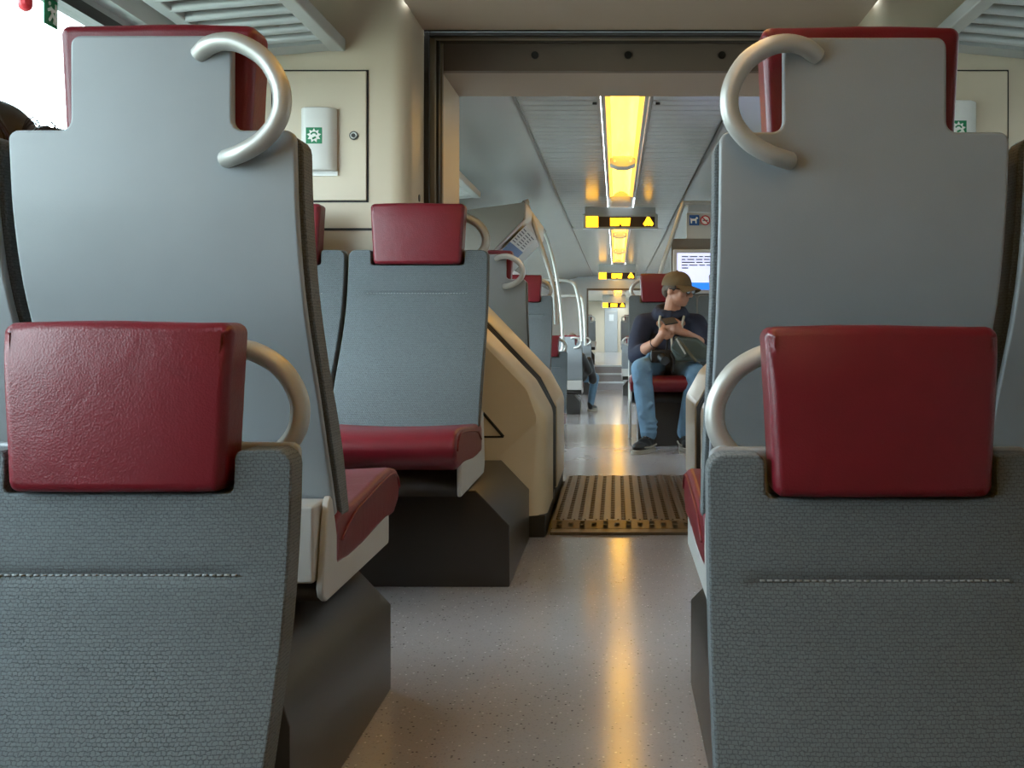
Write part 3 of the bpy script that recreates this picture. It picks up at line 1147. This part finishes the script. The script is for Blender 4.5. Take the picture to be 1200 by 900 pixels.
pole([P(743, 395, 7.9), P(739, 410, 7.9), P(738, 450, 7.9), P(738, 513.2, 7.8)], .012, 'thin pale upright rail at the aisle edge of the seat of the man', group=None)


def fairing(s, y0, y1, label):
    """overhead locker: dark camera-side face, slanting pale aisle face"""
    def X(x):
        return x if s < 0 else 2 * AX - x
    pr = [(-1.40, 1.33), (-.94, 1.31), (-.80, 1.452), (-.66, 1.595), (-.655, 1.72), (-1.40, 1.62)]
    e = empty('overhead_locker', (0, 0, 0))
    bm = bmesh.new()
    prism(bm, [(X(x), z) for x, z in pr], 'y', y0 + .02, y1)
    obj('body', bm, 'fairing_light', e, bevel=.008)
    bm = bmesh.new()
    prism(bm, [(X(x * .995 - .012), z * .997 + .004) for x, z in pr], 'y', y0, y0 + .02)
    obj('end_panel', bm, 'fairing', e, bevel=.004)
    bm = B((min(X(-1.40), X(XL)), max(X(-1.40), X(XL)), y0 + .1, y1, 1.4, 1.6))
    obj('wall_mount', bm, 'fairing', e)
    return tag(e, label, 'locker')


fairing(-1, 7.75, 9.7, 'dark grey overhead locker end behind the curved steel pole')
fairing(1, 8.6, 10.2, 'overhead locker with slanting face above the information screen')


def leaflet(s, y0, y1, label):
    """timetable sheet hanging on the slanting locker face"""
    def X(x):
        return x if s < 0 else 2 * AX - x
    p0, p1 = Vector((X(-.855), 0, 1.397)), Vector((X(-.665), 0, 1.590))
    d = (p1 - p0).normalized()
    nrm = Vector((1 if s < 0 else -1, 0, 0))
    nrm = (nrm - d * nrm.dot(d)).normalized()
    e = empty('timetable_leaflet', (0, 0, 0))

    def slab(name, a0, a1, b0, b1, t0, t1, m, par):
        bm = bmesh.new()
        vs = []
        for t in (t0, t1):
            for (a, y) in ((a0, b0), (a1, b0), (a1, b1), (a0, b1)):
                q = p0 + d * a + nrm * t
                vs.append(bm.verts.new((q.x, y, q.z)))
        for f in ((0, 1, 2, 3), (7, 6, 5, 4), (0, 4, 5, 1), (1, 5, 6, 2), (2, 6, 7, 3), (3, 7, 4, 0)):
            bm.faces.new([vs[i] for i in f])
        return obj(name, bm, m, par)
    ln = (p1 - p0).length
    sh = slab('sheet', .0, ln * .92, y0, y1, .016, .019, 'paper', e)
    slab('blue_band', .0, ln * .30, y0 - .0, y1, .0195, .021, 'blue', e)
    for r in range(6):
        for c in range(3):
            a = ln * (.37 + r * .085)
            yy = y0 + .05 + c * (y1 - y0 - .1) / 3
            slab('text_line', a, a + ln * .03, yy, yy + (y1 - y0 - .1) / 3 * random.uniform(.55, .9), .0195, .0202, 'ink', sh)
    return tag(e, label, 'leaflet')


leaflet(-1, 7.88, 8.98, 'white and blue timetable leaflet on the slanting locker face')
leaflet(1, 8.65, 9.45, 'leaflet with blue edge above the screen, by the two round and square signs')

# right partition with signs and screen
pw = struct('wall_partition', B((.43, XR, 8.30, 8.34, 0, 1.50)), 'fairing', 'brown partition behind the man in the cap')
sc = empty('information_screen', (.80, 8.22, 1.08))
a, b = P(789, 292, 8.22), P(889, 344, 8.22)
w, h = b.x - a.x, a.z - b.z
sc.location = ((a.x + b.x) / 2, 8.22, b.z)
obj('frame', B((-w / 2, w / 2, 0, .075, 0, h)), 'pan', sc, bevel=.006)
o = obj('screen', B((-w / 2 + .03, w / 2 - .03, -.004, 0, .085, h - .03)), 'screen', sc)
obj('blue_bar', B((-w / 2 + .03, w / 2 - .03, -.004, 0, .03, .085)), 'screen_blue', sc)
for r, words in enumerate(((.05, .06, .03, .07, .05, .05), (.03, .055, .05, .045), (.10, .05, .07, .035), (.045, .065, .045, .04), (.05,))):
    x = -w / 2 + .065
    for q in words:
        z = h - .062 - r * .022
        obj('word', B((x, x + q, -.0055, -.004, z, z + .009)), 'ink', o)
        x += q + .012
tag(sc, 'lit screen with lines of text and a blue bar behind the cap', 'screen')
gl = struct('wall_partition_glass', B((.56, XR, 8.30, 8.32, 1.705, 1.765)), 'wall_grey', 'grey strip carrying the pole arm above the partition')
pn = struct('wall_partition_upper', B((.55, XR, 8.30, 8.33, 1.50, 1.70)), 'fairing_light', 'pale panel with the dog and no smoking signs')
e = empty('dog_sign', P(820, 264, 8.285))
e.location = P(813.5, 264, 8.285)
obj('plate', B((-.038, .038, -.006, .012, 0, .078)), 'blue', e)
bm = bmesh.new()
prism(bm, [(-.026, .014), (-.018, .014), (-.016, .034), (.008, .034), (.010, .014), (.018, .014), (.018, .046), (.030, .050), (.028, .060), (.016, .066), (.008, .050), (-.022, .050), (-.032, .058)], 'y', -.009, -.006)
obj('dog_symbol', bm, 'sign_white', e)
tag(e, 'blue square sign with a white dog beside the pole arm', 'sign')
e = empty('no_smoking_sign', P(826.5, 264, 8.285))
bm = bmesh.new()
tube(bm, [(0, .0, .039), (0, .012, .039)], .038, 24)
obj('disc', bm, 'sign_white', e)
bm = bmesh.new()
tube(bm, [(.034 * math.cos(k * PI / 12), -.001, .039 + .034 * math.sin(k * PI / 12)) for k in range(24)], .0045, 6, True)
tube(bm, [(-.024, -.001, .063), (.024, -.001, .015)], .0045, 6)
obj('red_ring', bm, 'red', e)
obj('cigarette', B((-.02, .02, -.003, 0, .034, .042)), 'ink', e)
tag(e, 'round no smoking sign with red ring beside the blue dog sign', 'sign')

# small ceiling fittings
for x, Y, lb in ((697, 5.6, 'window'), (771, 5.6, 'darker')):
    bm = bmesh.new()
    tube(bm, [(x * 0 + (x - PX) * Y / F, Y, 1.986), ((x - PX) * Y / F, Y, 1.976)], .012, 10)
    tag(obj('ceiling_screw', bm, 'seam'), 'small dark screw in the slatted ceiling on the %s side of the lamp' % lb, 'screw', 'screws beside the lamp')


# ------------------------------------------------------------------ people
mat('skin', (0.42, 0.20, 0.125), 0.5, var=0.10, scale=30)
mat('navy', (0.013, 0.017, 0.038), 0.85, var=0.3, scale=20, bump=.3, bscale=60)
mat('denim', (0.12, 0.22, 0.33), 0.85, var=0.55, scale=9, bump=.8, bscale=22)
mat('cap_cloth', (0.125, 0.085, 0.04), 0.85, var=0.15, scale=25)
mat('black', (0.01, 0.01, 0.011), 0.4)
mat('sole', (0.32, 0.29, 0.24), 0.6)
mat('hair', (0.028, 0.016, 0.011), 0.38, var=0.3, scale=60)
mat('grey_hair', (0.10, 0.075, 0.055), 0.7)
mat('cord', (0.42, 0.38, 0.31), 0.8)
mat('bag', (0.055, 0.075, 0.07), 0.35, var=0.2, bump=.2, bscale=80)
mat('lens', (0.5, 0.55, 0.6), 0.08, 0.2)
mat('eye', (0.7, 0.68, 0.64), 0.25)
mat('phone', (0.012, 0.012, 0.014), 0.65)
mat('khaki', (0.10, 0.085, 0.045), 0.6)


def rcone(bm, a, b, ra, rb, n=12):
    a, b = Vector(a), Vector(b)
    tube(bm, [a, b], ra, n, r2=rb)
    ell(bm, a, (ra, ra, ra), u=n, v=8)
    ell(bm, b, (rb, rb, rb), u=n, v=8)


def chain(bm, pts):
    for (p, ra), (q, rb) in zip(pts, pts[1:]):
        rcone(bm, p, q, ra, rb)


def hand(bm, wrist, palm, fdir, side, curl=.6):
    """palm with four fingers and a thumb; side points to the thumb"""
    wrist, palm = Vector(wrist), Vector(palm)
    fdir = Vector(fdir).normalized()
    side = Vector(side)
    side = (side - fdir * side.dot(fdir)).normalized()
    nrm = fdir.cross(side)
    rcone(bm, wrist, palm, .027, .030)
    for k in range(4):
        o = palm + side * (.030 - k * .019)
        ell(bm, o, (.014, .014, .014), u=10, v=8)
        ln = (.072, .080, .075, .058)[k]
        d1 = (fdir + nrm * curl * .4).normalized()
        d2 = (fdir * .7 + nrm * curl * 1.2).normalized()
        p1 = o + d1 * ln * .5
        p2 = p1 + d2 * ln * .5
        rcone(bm, o, p1, .0105, .0095, 8)
        rcone(bm, p1, p2, .0095, .0075, 8)
    t0 = palm + side * .028 - fdir * .030
    t1 = t0 + (side * .7 + fdir * .6 + nrm * .3).normalized() * .038
    t2 = t1 + (fdir + side * .15 + nrm * .4).normalized() * .032
    rcone(bm, t0, t1, .013, .011, 8)
    rcone(bm, t1, t2, .011, .009, 8)


def head_parts(bm, c, M):
    """skull, jaw, nose, ears in a frame whose -y is the way the face looks"""
    def q(x, y, z):
        return c + M @ Vector((x, y, z))
    ell(bm, q(0, .010, .025), (.074, .092, .090), M, 20, 14)
    ell(bm, q(0, -.022, -.040), (.060, .066, .066), M, 18, 12)
    ell(bm, q(0, -.052, -.078), (.034, .030, .028), M, 12, 8)
    rcone(bm, q(0, -.084, .012), q(0, -.106, -.022), .011, .017, 10)
    for s in (-1, 1):
        ell(bm, q(s * .016, -.094, -.026), (.010, .010, .009), M, 8, 6)
        ell(bm, q(s * .076, .016, -.008), (.009, .020, .032), M, 10, 8)
        ell(bm, q(s * .042, -.058, -.022), (.024, .022, .024), M, 10, 8)
    ell(bm, q(0, -.082, -.050), (.024, .010, .007), M, 10, 6)
    ell(bm, q(0, -.080, -.062), (.021, .011, .008), M, 10, 6)
    ell(bm, q(0, -.074, .030), (.052, .016, .012), M, 12, 6)


def shoe(parent, heel, toe, label=None):
    """trainer: upper, sole, laces"""
    heel, toe = Vector(heel), Vector(toe)
    d = (toe - heel)
    d.z = 0
    L_ = d.length
    d.normalize()
    ang = math.atan2(d.y, d.x) - PI / 2
    R = Matrix.Rotation(ang, 4, 'Z')
    M = Matrix.Translation((heel.x, heel.y, heel.z)) @ R
    bm = bmesh.new()
    ell(bm, (0, .05, .070), (.040, .055, .050))
    ell(bm, (0, L_ * .45, .055), (.042, .09, .042))
    ell(bm, (0, L_ * .72, .045), (.047, .085, .034))
    rcone(bm, (0, .045, .07), (0, .035, .115), .042, .044)
    bm.transform(M)
    up = obj('shoe', bm, 'black', parent, remesh=.008, smooth=3)
    bm = bmesh.new()
    q = rpoly([(-.040, -.008), (.040, -.008), (.050, L_ * .65), (.030, L_ + .02), (-.030, L_ + .02), (-.050, L_ * .65)], .03, 4)
    prism(bm, q, 'z', 0, .028)
    bm.transform(M)
    obj('sole', bm, 'sole', up, bevel=.006)
    bm = bmesh.new()
    for k in range(4):
        y = L_ * (.36 + k * .09)
        z = .100 - k * .009
        tube(bm, [(-.026, y, z - .012), (0, y + .008, z), (.026, y, z - .012)], .0045, 6)
    tube(bm, smooth_path([(-.047, .02, .05), (-.05, L_ * .5, .04), (-.035, L_ * .86, .045), (0, L_ * .97, .05), (.035, L_ * .86, .045), (.05, L_ * .5, .04), (.047, .02, .05)], 3), .006, 6)
    bm.transform(M)
    obj('laces', bm, 'sole', up)


def man():
    e = empty('person', (.36, 7.2, 0))
    inv = Matrix.Translation((-.36, -7.2, 0))

    def add(name, bm, m, par=None, **k):
        bm.transform(inv)
        return obj(name, bm, m, par or e, **k)
    hc = Vector((.418, 7.25, 1.060))
    M = Matrix.Rotation(math.radians(58), 3, 'Z') @ Matrix.Rotation(math.radians(8), 3, 'X')
    nb = Vector((.372, 7.34, .90))
    shL, shR = Vector((.190, 7.36, .832)), Vector((.555, 7.38, .832))
    elL, elR = Vector((.135, 7.24, .615)), Vector((.620, 7.20, .660))
    wrL, wrR = Vector((.268, 7.00, .715)), Vector((.455, 6.98, .768))
    paL, paR = Vector((.312, 6.955, .775)), Vector((.382, 6.95, .795))
    # body: head, neck, forearms and hands in one skin
    bm = bmesh.new()
    head_parts(bm, hc, M)
    rcone(bm, nb - Vector((0, 0, .05)), hc + M @ Vector((0, .018, -.05)), .060, .055)
    chain(bm, [(shL, .05), (elL, .043), ((elL + wrL) / 2, .042), (wrL, .027)])
    chain(bm, [(shR, .05), (elR, .043), ((elR + wrR) / 2, .042), (wrR, .027)])
    rcone(bm, nb - Vector((0, 0, .05)), shL, .06, .05)
    rcone(bm, nb - Vector((0, 0, .05)), shR, .06, .05)
    hand(bm, wrL, paL, (.25, -.15, .75), (.8, -.35, .3), .7)
    hand(bm, wrR, paR, (-.85, -.1, .25), (.1, -.3, .9), .6)
    body = add('body', bm, 'skin', remesh=.0055, smooth=4)
    # eyes
    for s in (-1, 1):
        bm = bmesh.new()
        ell(bm, hc + M @ Vector((s * .032, -.080, .010)), (.013, .010, .010), M, 10, 8)
        add('eye', bm, 'eye', body)
    # hair at the temples
    bm = bmesh.new()
    for s in (-1, 1):
        ell(bm, hc + M @ Vector((s * .066, .022, .020)), (.016, .05, .035), M)
    ell(bm, hc + M @ Vector((0, .070, -.010)), (.066, .040, .055), M)
    add('hair', bm, 'grey_hair', body, remesh=.007, smooth=2)
    # cap
    bm = bmesh.new()
    R = M @ Matrix.Rotation(math.radians(-6), 3, 'X')
    n = 24
    rings = []
    for k in range(8):
        t = k / 7 * PI / 2
        rr = math.cos(t) ** .75 if k < 7 else 0.02
        z = math.sin(t)
        rings.append([bm.verts.new(hc + R @ Vector((.090 * rr * math.cos(a), .008 + .108 * rr * math.sin(a), .030 + .100 * z)))
                      for a in [j * 2 * PI / n for j in range(n)]])
    for A, C in zip(rings, rings[1:]):
        for j in range(n):
            bm.faces.new((A[j], A[(j + 1) % n], C[(j + 1) % n], C[j]))
    bm.faces.new(rings[-1])
    bm.faces.new(rings[0][::-1])
    cp = add('cap', bm, 'cap_cloth')
    bm = bmesh.new()
    top, bot = [], []
    rowsv = []
    for i in range(5):
        f = i / 4
        row = []
        for j in range(11):
            a = (j / 10 - .5) * 2.3
            x = math.sin(a) * .088
            y = .008 - math.cos(a) * .104 - f * .075 * math.cos(a * .8) ** .7
            z = .034 - f * .022 - .030 * (x / .088) ** 2 * (.3 + .7 * f)
            row.append((x, y, z))
        rowsv.append(row)
    for dz in (0, -.005):
        top.append([[bm.verts.new(hc + R @ Vector((x, y, z + dz))) for x, y, z in row] for row in rowsv])
    for L_ in top:
        for a, c in zip(L_, L_[1:]):
            for j in range(10):
                bm.faces.new((a[j], a[j + 1], c[j + 1], c[j]))
    t_, b_ = top
    for j in range(10):
        bm.faces.new((t_[4][j], t_[4][j + 1], b_[4][j + 1], b_[4][j]))
    add('brim', bm, 'cap_cloth', cp)
    bm = bmesh.new()
    ell(bm, hc + R @ Vector((0, .008, .131)), (.009, .009, .006), R, 10, 6)
    add('button', bm, 'cap_cloth', cp)
    # glasses
    bm = bmesh.new()
    for s in (-1, 1):
        c = Vector((s * .034, -.104, .006))
        tube(bm, [hc + M @ (c + Vector((.028 * math.cos(k * PI / 8), .004 * abs(math.cos(k * PI / 8)), .019 * math.sin(k * PI / 8)))) for k in range(16)], .0042, 6, True)
        tube(bm, [hc + M @ Vector((s * .062, -.100, .012)), hc + M @ Vector((s * .082, -.04, .012)), hc + M @ Vector((s * .084, .02, .006))], .004, 6)
    tube(bm, [hc + M @ Vector((-.008, -.107, .010)), hc + M @ Vector((.008, -.107, .010))], .004, 6)
    gs = add('glasses', bm, 'black')
    for s in (-1, 1):
        bm = bmesh.new()
        ell(bm, hc + M @ Vector((s * .034, -.103, .006)), (.026, .002, .017), M, 12, 6)
        add('lens', bm, 'lens', gs)
    # hoodie
    bm = bmesh.new()
    ell(bm, (.362, 7.40, .66), (.165, .125, .20))
    ell(bm, (.368, 7.40, .79), (.172, .105, .10))
    ell(bm, (.372, 7.38, .87), (.125, .10, .06))
    ell(bm, (.358, 7.40, .54), (.170, .130, .11))
    rcone(bm, (.366, 7.38, .85), shL, .075, .074)
    rcone(bm, (.372, 7.38, .85), shR, .075, .074)
    chain(bm, [(shL, .074), ((shL + elL) / 2 + Vector((-.012, 0, 0)), .068), (elL, .060), (elL.lerp(wrL, .36), .054)])
    chain(bm, [(shR, .074), ((shR + elR) / 2 + Vector((.015, 0, 0)), .068), (elR, .060), (elR.lerp(wrR, .30), .054)])
    # hood round the neck
    for k in range(12):
        a = k / 12 * 2 * PI
        ell(bm, (.372 + .085 * math.cos(a), 7.345 + .086 * math.sin(a), .915 + .028 * math.sin(a)), (.040, .040, .042), u=8, v=6)
    ho = add('hoodie', bm, 'navy', remesh=.011, smooth=5)
    for pts in ([(.300, 7.245, .885), (.292, 7.225, .84), (.300, 7.225, .79), (.303, 7.23, .74)],
                [(.462, 7.255, .885), (.452, 7.235, .845), (.446, 7.235, .80), (.442, 7.24, .76)],
                [(.385, 7.26, .84), (.375, 7.25, .81), (.376, 7.235, .77), (.378, 7.23, .70), (.380, 7.225, .60)]):
        bm = bmesh.new()
        tube(bm, smooth_path(pts, 4), .0085, 8)
        add('drawstring', bm, 'cord', ho)
    bm = bmesh.new()
    tube(bm, [wrL.lerp(elL, .12) + (Matrix.Rotation(k * PI / 6, 3, (wrL - elL).normalized()) @ (wrL - elL).orthogonal().normalized()) * .029 for k in range(12)], .005, 6, True)
    add('wristband', bm, 'black')
    # jeans
    bm = bmesh.new()
    hipL, hipR = Vector((.285, 7.42, .535)), Vector((.435, 7.42, .535))
    knL, knR = Vector((.165, 6.98, .535)), Vector((.530, 6.98, .50))
    anL, anR = Vector((.212, 6.94, .115)), Vector((.455, 7.06, .115))
    ell(bm, (.36, 7.44, .545), (.170, .125, .085))
    chain(bm, [(hipL, .095), (hipL.lerp(knL, .5), .086), (knL, .070), (knL.lerp(anL, .4) + Vector((0, .012, 0)), .066), (anL, .054)])
    chain(bm, [(hipR, .095), (hipR.lerp(knR, .5), .086), (knR, .070), (knR.lerp(anR, .4) + Vector((0, .012, 0)), .066), (anR, .054)])
    for k in range(3):
        ell(bm, anL + Vector((.004 * k, -.004, .01 + k * .035)), (.058, .058, .014), u=12, v=6)
    for (q0, q1, t, dx) in ((knL, anL, .10, .05), (knL, anL, .28, -.045), (knL, anL, .62, .04), (knL, anL, .80, -.04), (knR, anR, .15, -.05), (hipL, knL, .75, .03), (hipL, knL, .45, -.03)):
        c = q0.lerp(q1, t) + Vector((0, -.05 if q0 in (knL, knR) else -.01, 0 if q0 in (knL, knR) else .06))
        rcone(bm, c + Vector((-dx, .012, -.03)), c + Vector((dx, .006, .035)), .012, .016, 8)
    add('jeans', bm, 'denim', remesh=.009, smooth=2)
    shoe_parent = e
    w = empty('tmp', (0, 0, 0))
    bpy.data.objects.remove(w)
    # shoes (built in the person's frame)
    for hl, to in (((.228 - .36, 6.975 - 7.2, 0), (.125 - .36, 6.765 - 7.2, 0)), ((.455 - .36, 7.12 - 7.2, 0), (.475 - .36, 6.88 - 7.2, 0))):
        shoe(e, hl, to)
    tag(e, 'man in brown cap, dark hoodie and jeans sitting and looking aside, phone in hands', 'person')
    # phone
    ph = empty('phone', (.345, 6.900, .848))
    ph.rotation_euler = (math.radians(-68), math.radians(-10), math.radians(12))
    obj('case', B((-.044, .044, -.005, .005, -.050, .050)), 'phone', ph, bevel=.004)
    obj('display', B((-.032, .032, .005, .0056, -.041, .041)), 'ink', ph)
    tag(ph, 'dark smartphone held in the hands of the man in the cap', 'phone')
    # shoulder bag on the lap
    bg_ = empty('shoulder_bag', (.490, 7.00, .585))
    bm = bmesh.new()
    q = rpoly([(-.10, .0), (.105, .0), (.125, .085), (.04, .155), (-.095, .165), (-.13, .09)], .03, 4)
    prism(bm, q, 'y', -.055, .055)
    bo = obj('body', bm, 'bag', bg_, bevel=.022, seg=3)
    bm = bmesh.new()
    prism(bm, rpoly([(-.135, .09), (-.05, .02), (-.005, .06), (-.085, .168)], .012, 3), 'y', -.075, -.045)
    obj('flap', bm, 'bag', bg_, bevel=.008)
    bm = bmesh.new()
    tube(bm, smooth_path([(-.105, -.06, .16), (-.05, -.078, .10), (-.005, -.076, .045), (.03, -.06, .0)], 4), .010, 8)
    obj('strap', bm, 'khaki', bg_)
    bm = bmesh.new()
    tube(bm, [(-.10, -.078, .15), (-.04, -.080, .05)], .006, 8)
    obj('buckle', bm, 'steel', bg_)
    tag(bg_, 'grey-green leather shoulder bag on the lap of the man', 'bag')
    # black camera between the knees with its strap
    cm = empty('photo_camera', (.300, 7.03, .575))
    obj('camera_body', B((-.075, .065, -.04, .04, 0, .085)), 'black', cm, bevel=.014, seg=3)
    bm = bmesh.new()
    tube(bm, [(.0, -.03, .035), (.02, -.09, .015)], .034, 16, r2=.031)
    obj('camera_lens', bm, 'black', cm)
    bm = bmesh.new()
    tube(bm, smooth_path([(.06, -.03, .06), (.075, -.06, .02), (.070, -.055, -.03), (.072, -.05, -.055)], 4), .012, 8)
    tube(bm, smooth_path([(.03, -.045, .085), (.035, -.05, .14), (.045, -.02, .19)], 4), .008, 8)
    obj('strap', bm, 'black', cm)
    tag(cm, 'black camera with strap between the knees of the man', 'camera')


man()


def woman():
    """dark-haired passenger in the window seat: mostly hidden, only her hair shows"""
    e = empty('person', (-1.22, 2.1, 0))
    hc = Vector((0.0, .0, 1.128))
    M = Matrix.Rotation(PI, 3, 'Z')
    bm = bmesh.new()
    head_parts(bm, hc, M)
    rcone(bm, (0, 0, .93), (0, 0, 1.06), .05, .048)
    rcone(bm, (0, .02, .92), (-.13, .04, .86), .055, .05)
    rcone(bm, (0, .02, .92), (.13, .04, .86), .055, .05)
    for s in (-1, 1):
        chain(bm, [((s * .14, .04, .86), .045), ((s * .19, .17, .67), .038), ((s * .10, .40, .61), .026)])
        hand(bm, (s * .10, .40, .61), (s * .085, .46, .60), (0, 1, -.1), (-s, 0, 0), .4)
    body = obj('body', bm, 'skin', e, remesh=.007, smooth=3)
    bm = bmesh.new()
    ell(bm, (0, .10, .72), (.155, .105, .19))
    ell(bm, (0, .14, .56), (.16, .12, .10))
    for s in (-1, 1):
        chain(bm, [((0, .06, .88), .07), ((s * .135, .06, .86), .065), ((s * .19, .17, .67), .052), ((s * .11, .38, .61), .040)])
    obj('sweater', bm, 'navy', e, remesh=.012, smooth=4)
    bm = bmesh.new()
    for s in (-1, 1):
        chain(bm, [((s * .08, .22, .545), .085), ((s * .10, .62, .535), .065), ((s * .10, .66, .12), .048)])
    obj('trousers', bm, 'denim', e, remesh=.012, smooth=4)
    for s in (-1, 1):
        shoe(e, (s * .10, .62, 0), (s * .10, .85, 0))
    # hair
    bm = bmesh.new()
    ell(bm, hc + Vector((0, -.022, .028)), (.092, .098, .092))
    ell(bm, hc + Vector((.02, -.075, -.02)), (.085, .06, .085))
    ell(bm, hc + Vector((.132, -.03, .004)), (.062, .055, .058))
    ell(bm, hc + Vector((-.02, -.07, -.09)), (.08, .05, .10))
    h = obj('hair', bm, 'hair', e, remesh=.008, smooth=3)
    bm = bmesh.new()
    rnd = random.Random(3)
    for k in range(70):
        a = rnd.uniform(-1.3, 1.5)
        x = math.sin(a) * .088
        z = .03 + math.cos(a) * .088
        q = [hc + Vector((x * .25, -.075, .115 + rnd.uniform(-.01, .004)))]
        q.append(hc + Vector((x * .75, -.108 + rnd.uniform(-.008, .004), .04 + .55 * z)))
        q.append(hc + Vector((x * 1.08 + .010, -.112, z * .7 - .03)))
        q.append(hc + Vector((x * 1.12 + .022, -.100, z * .3 - .09)))
        tube(bm, smooth_path(q, 3), .0032, 5)
    for k in range(40):
        a = rnd.uniform(-.4, 2.2)
        r = rnd.uniform(.048, .062)
        c = hc + Vector((.130, -.035, -.006))
        q = [c + Vector((-.05, -.03, .03)), c + Vector((math.sin(a * .5) * r * .6, -.045, math.cos(a * .5) * r)), c + Vector((math.sin(a) * r, -.03, math.cos(a) * r * .9)), c + Vector((math.sin(a) * r * 1.25 + .008, -.02, math.cos(a) * r * .6 - .03))]
        tube(bm, smooth_path(q, 3), .0024, 5)
    for k in range(9):
        c = hc + Vector((.08, -.06, .035))
        w = rnd.uniform(.04, .10)
        hgt = rnd.uniform(.01, .045)
        tube(bm, smooth_path([c, c + Vector((w * .3, 0, hgt)), c + Vector((w * .8, 0, hgt * .7)), c + Vector((w * 1.15, 0, -hgt * .9 - .01))], 4), .0011, 4)
    obj('hair_strands', bm, 'hair', h)
    tag(e, 'passenger with dark hair leaning at the bright window, only hair showing', 'person')


woman()


def far_passenger():
    e = empty('person', (-.62, 16.2, LOW))
    M = Matrix.Rotation(PI, 3, 'Z')
    bm = bmesh.new()
    hc = Vector((-.05, .0, 1.10))
    head_parts(bm, hc, M)
    rcone(bm, (-.05, 0, .9), (-.05, 0, 1.04), .05, .048)
    for s in (-1, 1):
        chain(bm, [((-.05, 0, .9), .05), ((-.05 + s * .15, .03, .84), .045), ((-.03 + s * .2, .16, .65), .038), ((s * .10, .40, .60), .026)])
        hand(bm, (s * .10, .40, .60), (s * .085, .46, .60), (0, 1, -.1), (-s, 0, 0), .4)
    obj('body', bm, 'skin', e, remesh=.009, smooth=3)
    bm = bmesh.new()
    ell(bm, hc + Vector((0, -.01, .03)), (.085, .10, .09))
    obj('hair', bm, 'grey_hair', e)
    bm = bmesh.new()
    ell(bm, (-.03, .10, .72), (.17, .12, .20))
    ell(bm, (.0, .16, .56), (.19, .15, .12))
    for s in (-1, 1):
        chain(bm, [((-.05, .04, .88), .075), ((-.05 + s * .15, .05, .85), .07), ((-.02 + s * .22, .16, .64), .058), ((s * .12, .38, .60), .045)])
    rcone(bm, (.20, .18, .80), (.26, .28, .50), .06, .07)
    obj('jacket', bm, 'black', e, remesh=.014, smooth=4)
    bm = bmesh.new()
    chain(bm, [((-.10, .22, .545), .09), ((-.08, .62, .535), .07), ((-.06, .68, .12), .05)])
    chain(bm, [((.10, .22, .545), .09), ((.285, .52, .52), .075), ((.225, .46, .12), .052)])
    obj('jeans', bm, 'denim', e, remesh=.014, smooth=4)
    shoe(e, (.20, .42, 0), (.30, .64, 0))
    shoe(e, (-.06, .64, 0), (-.04, .87, 0))
    tag(e, 'far passenger in a black jacket whose jeans and shoe stick out behind the pale seat', 'person')


far_passenger()
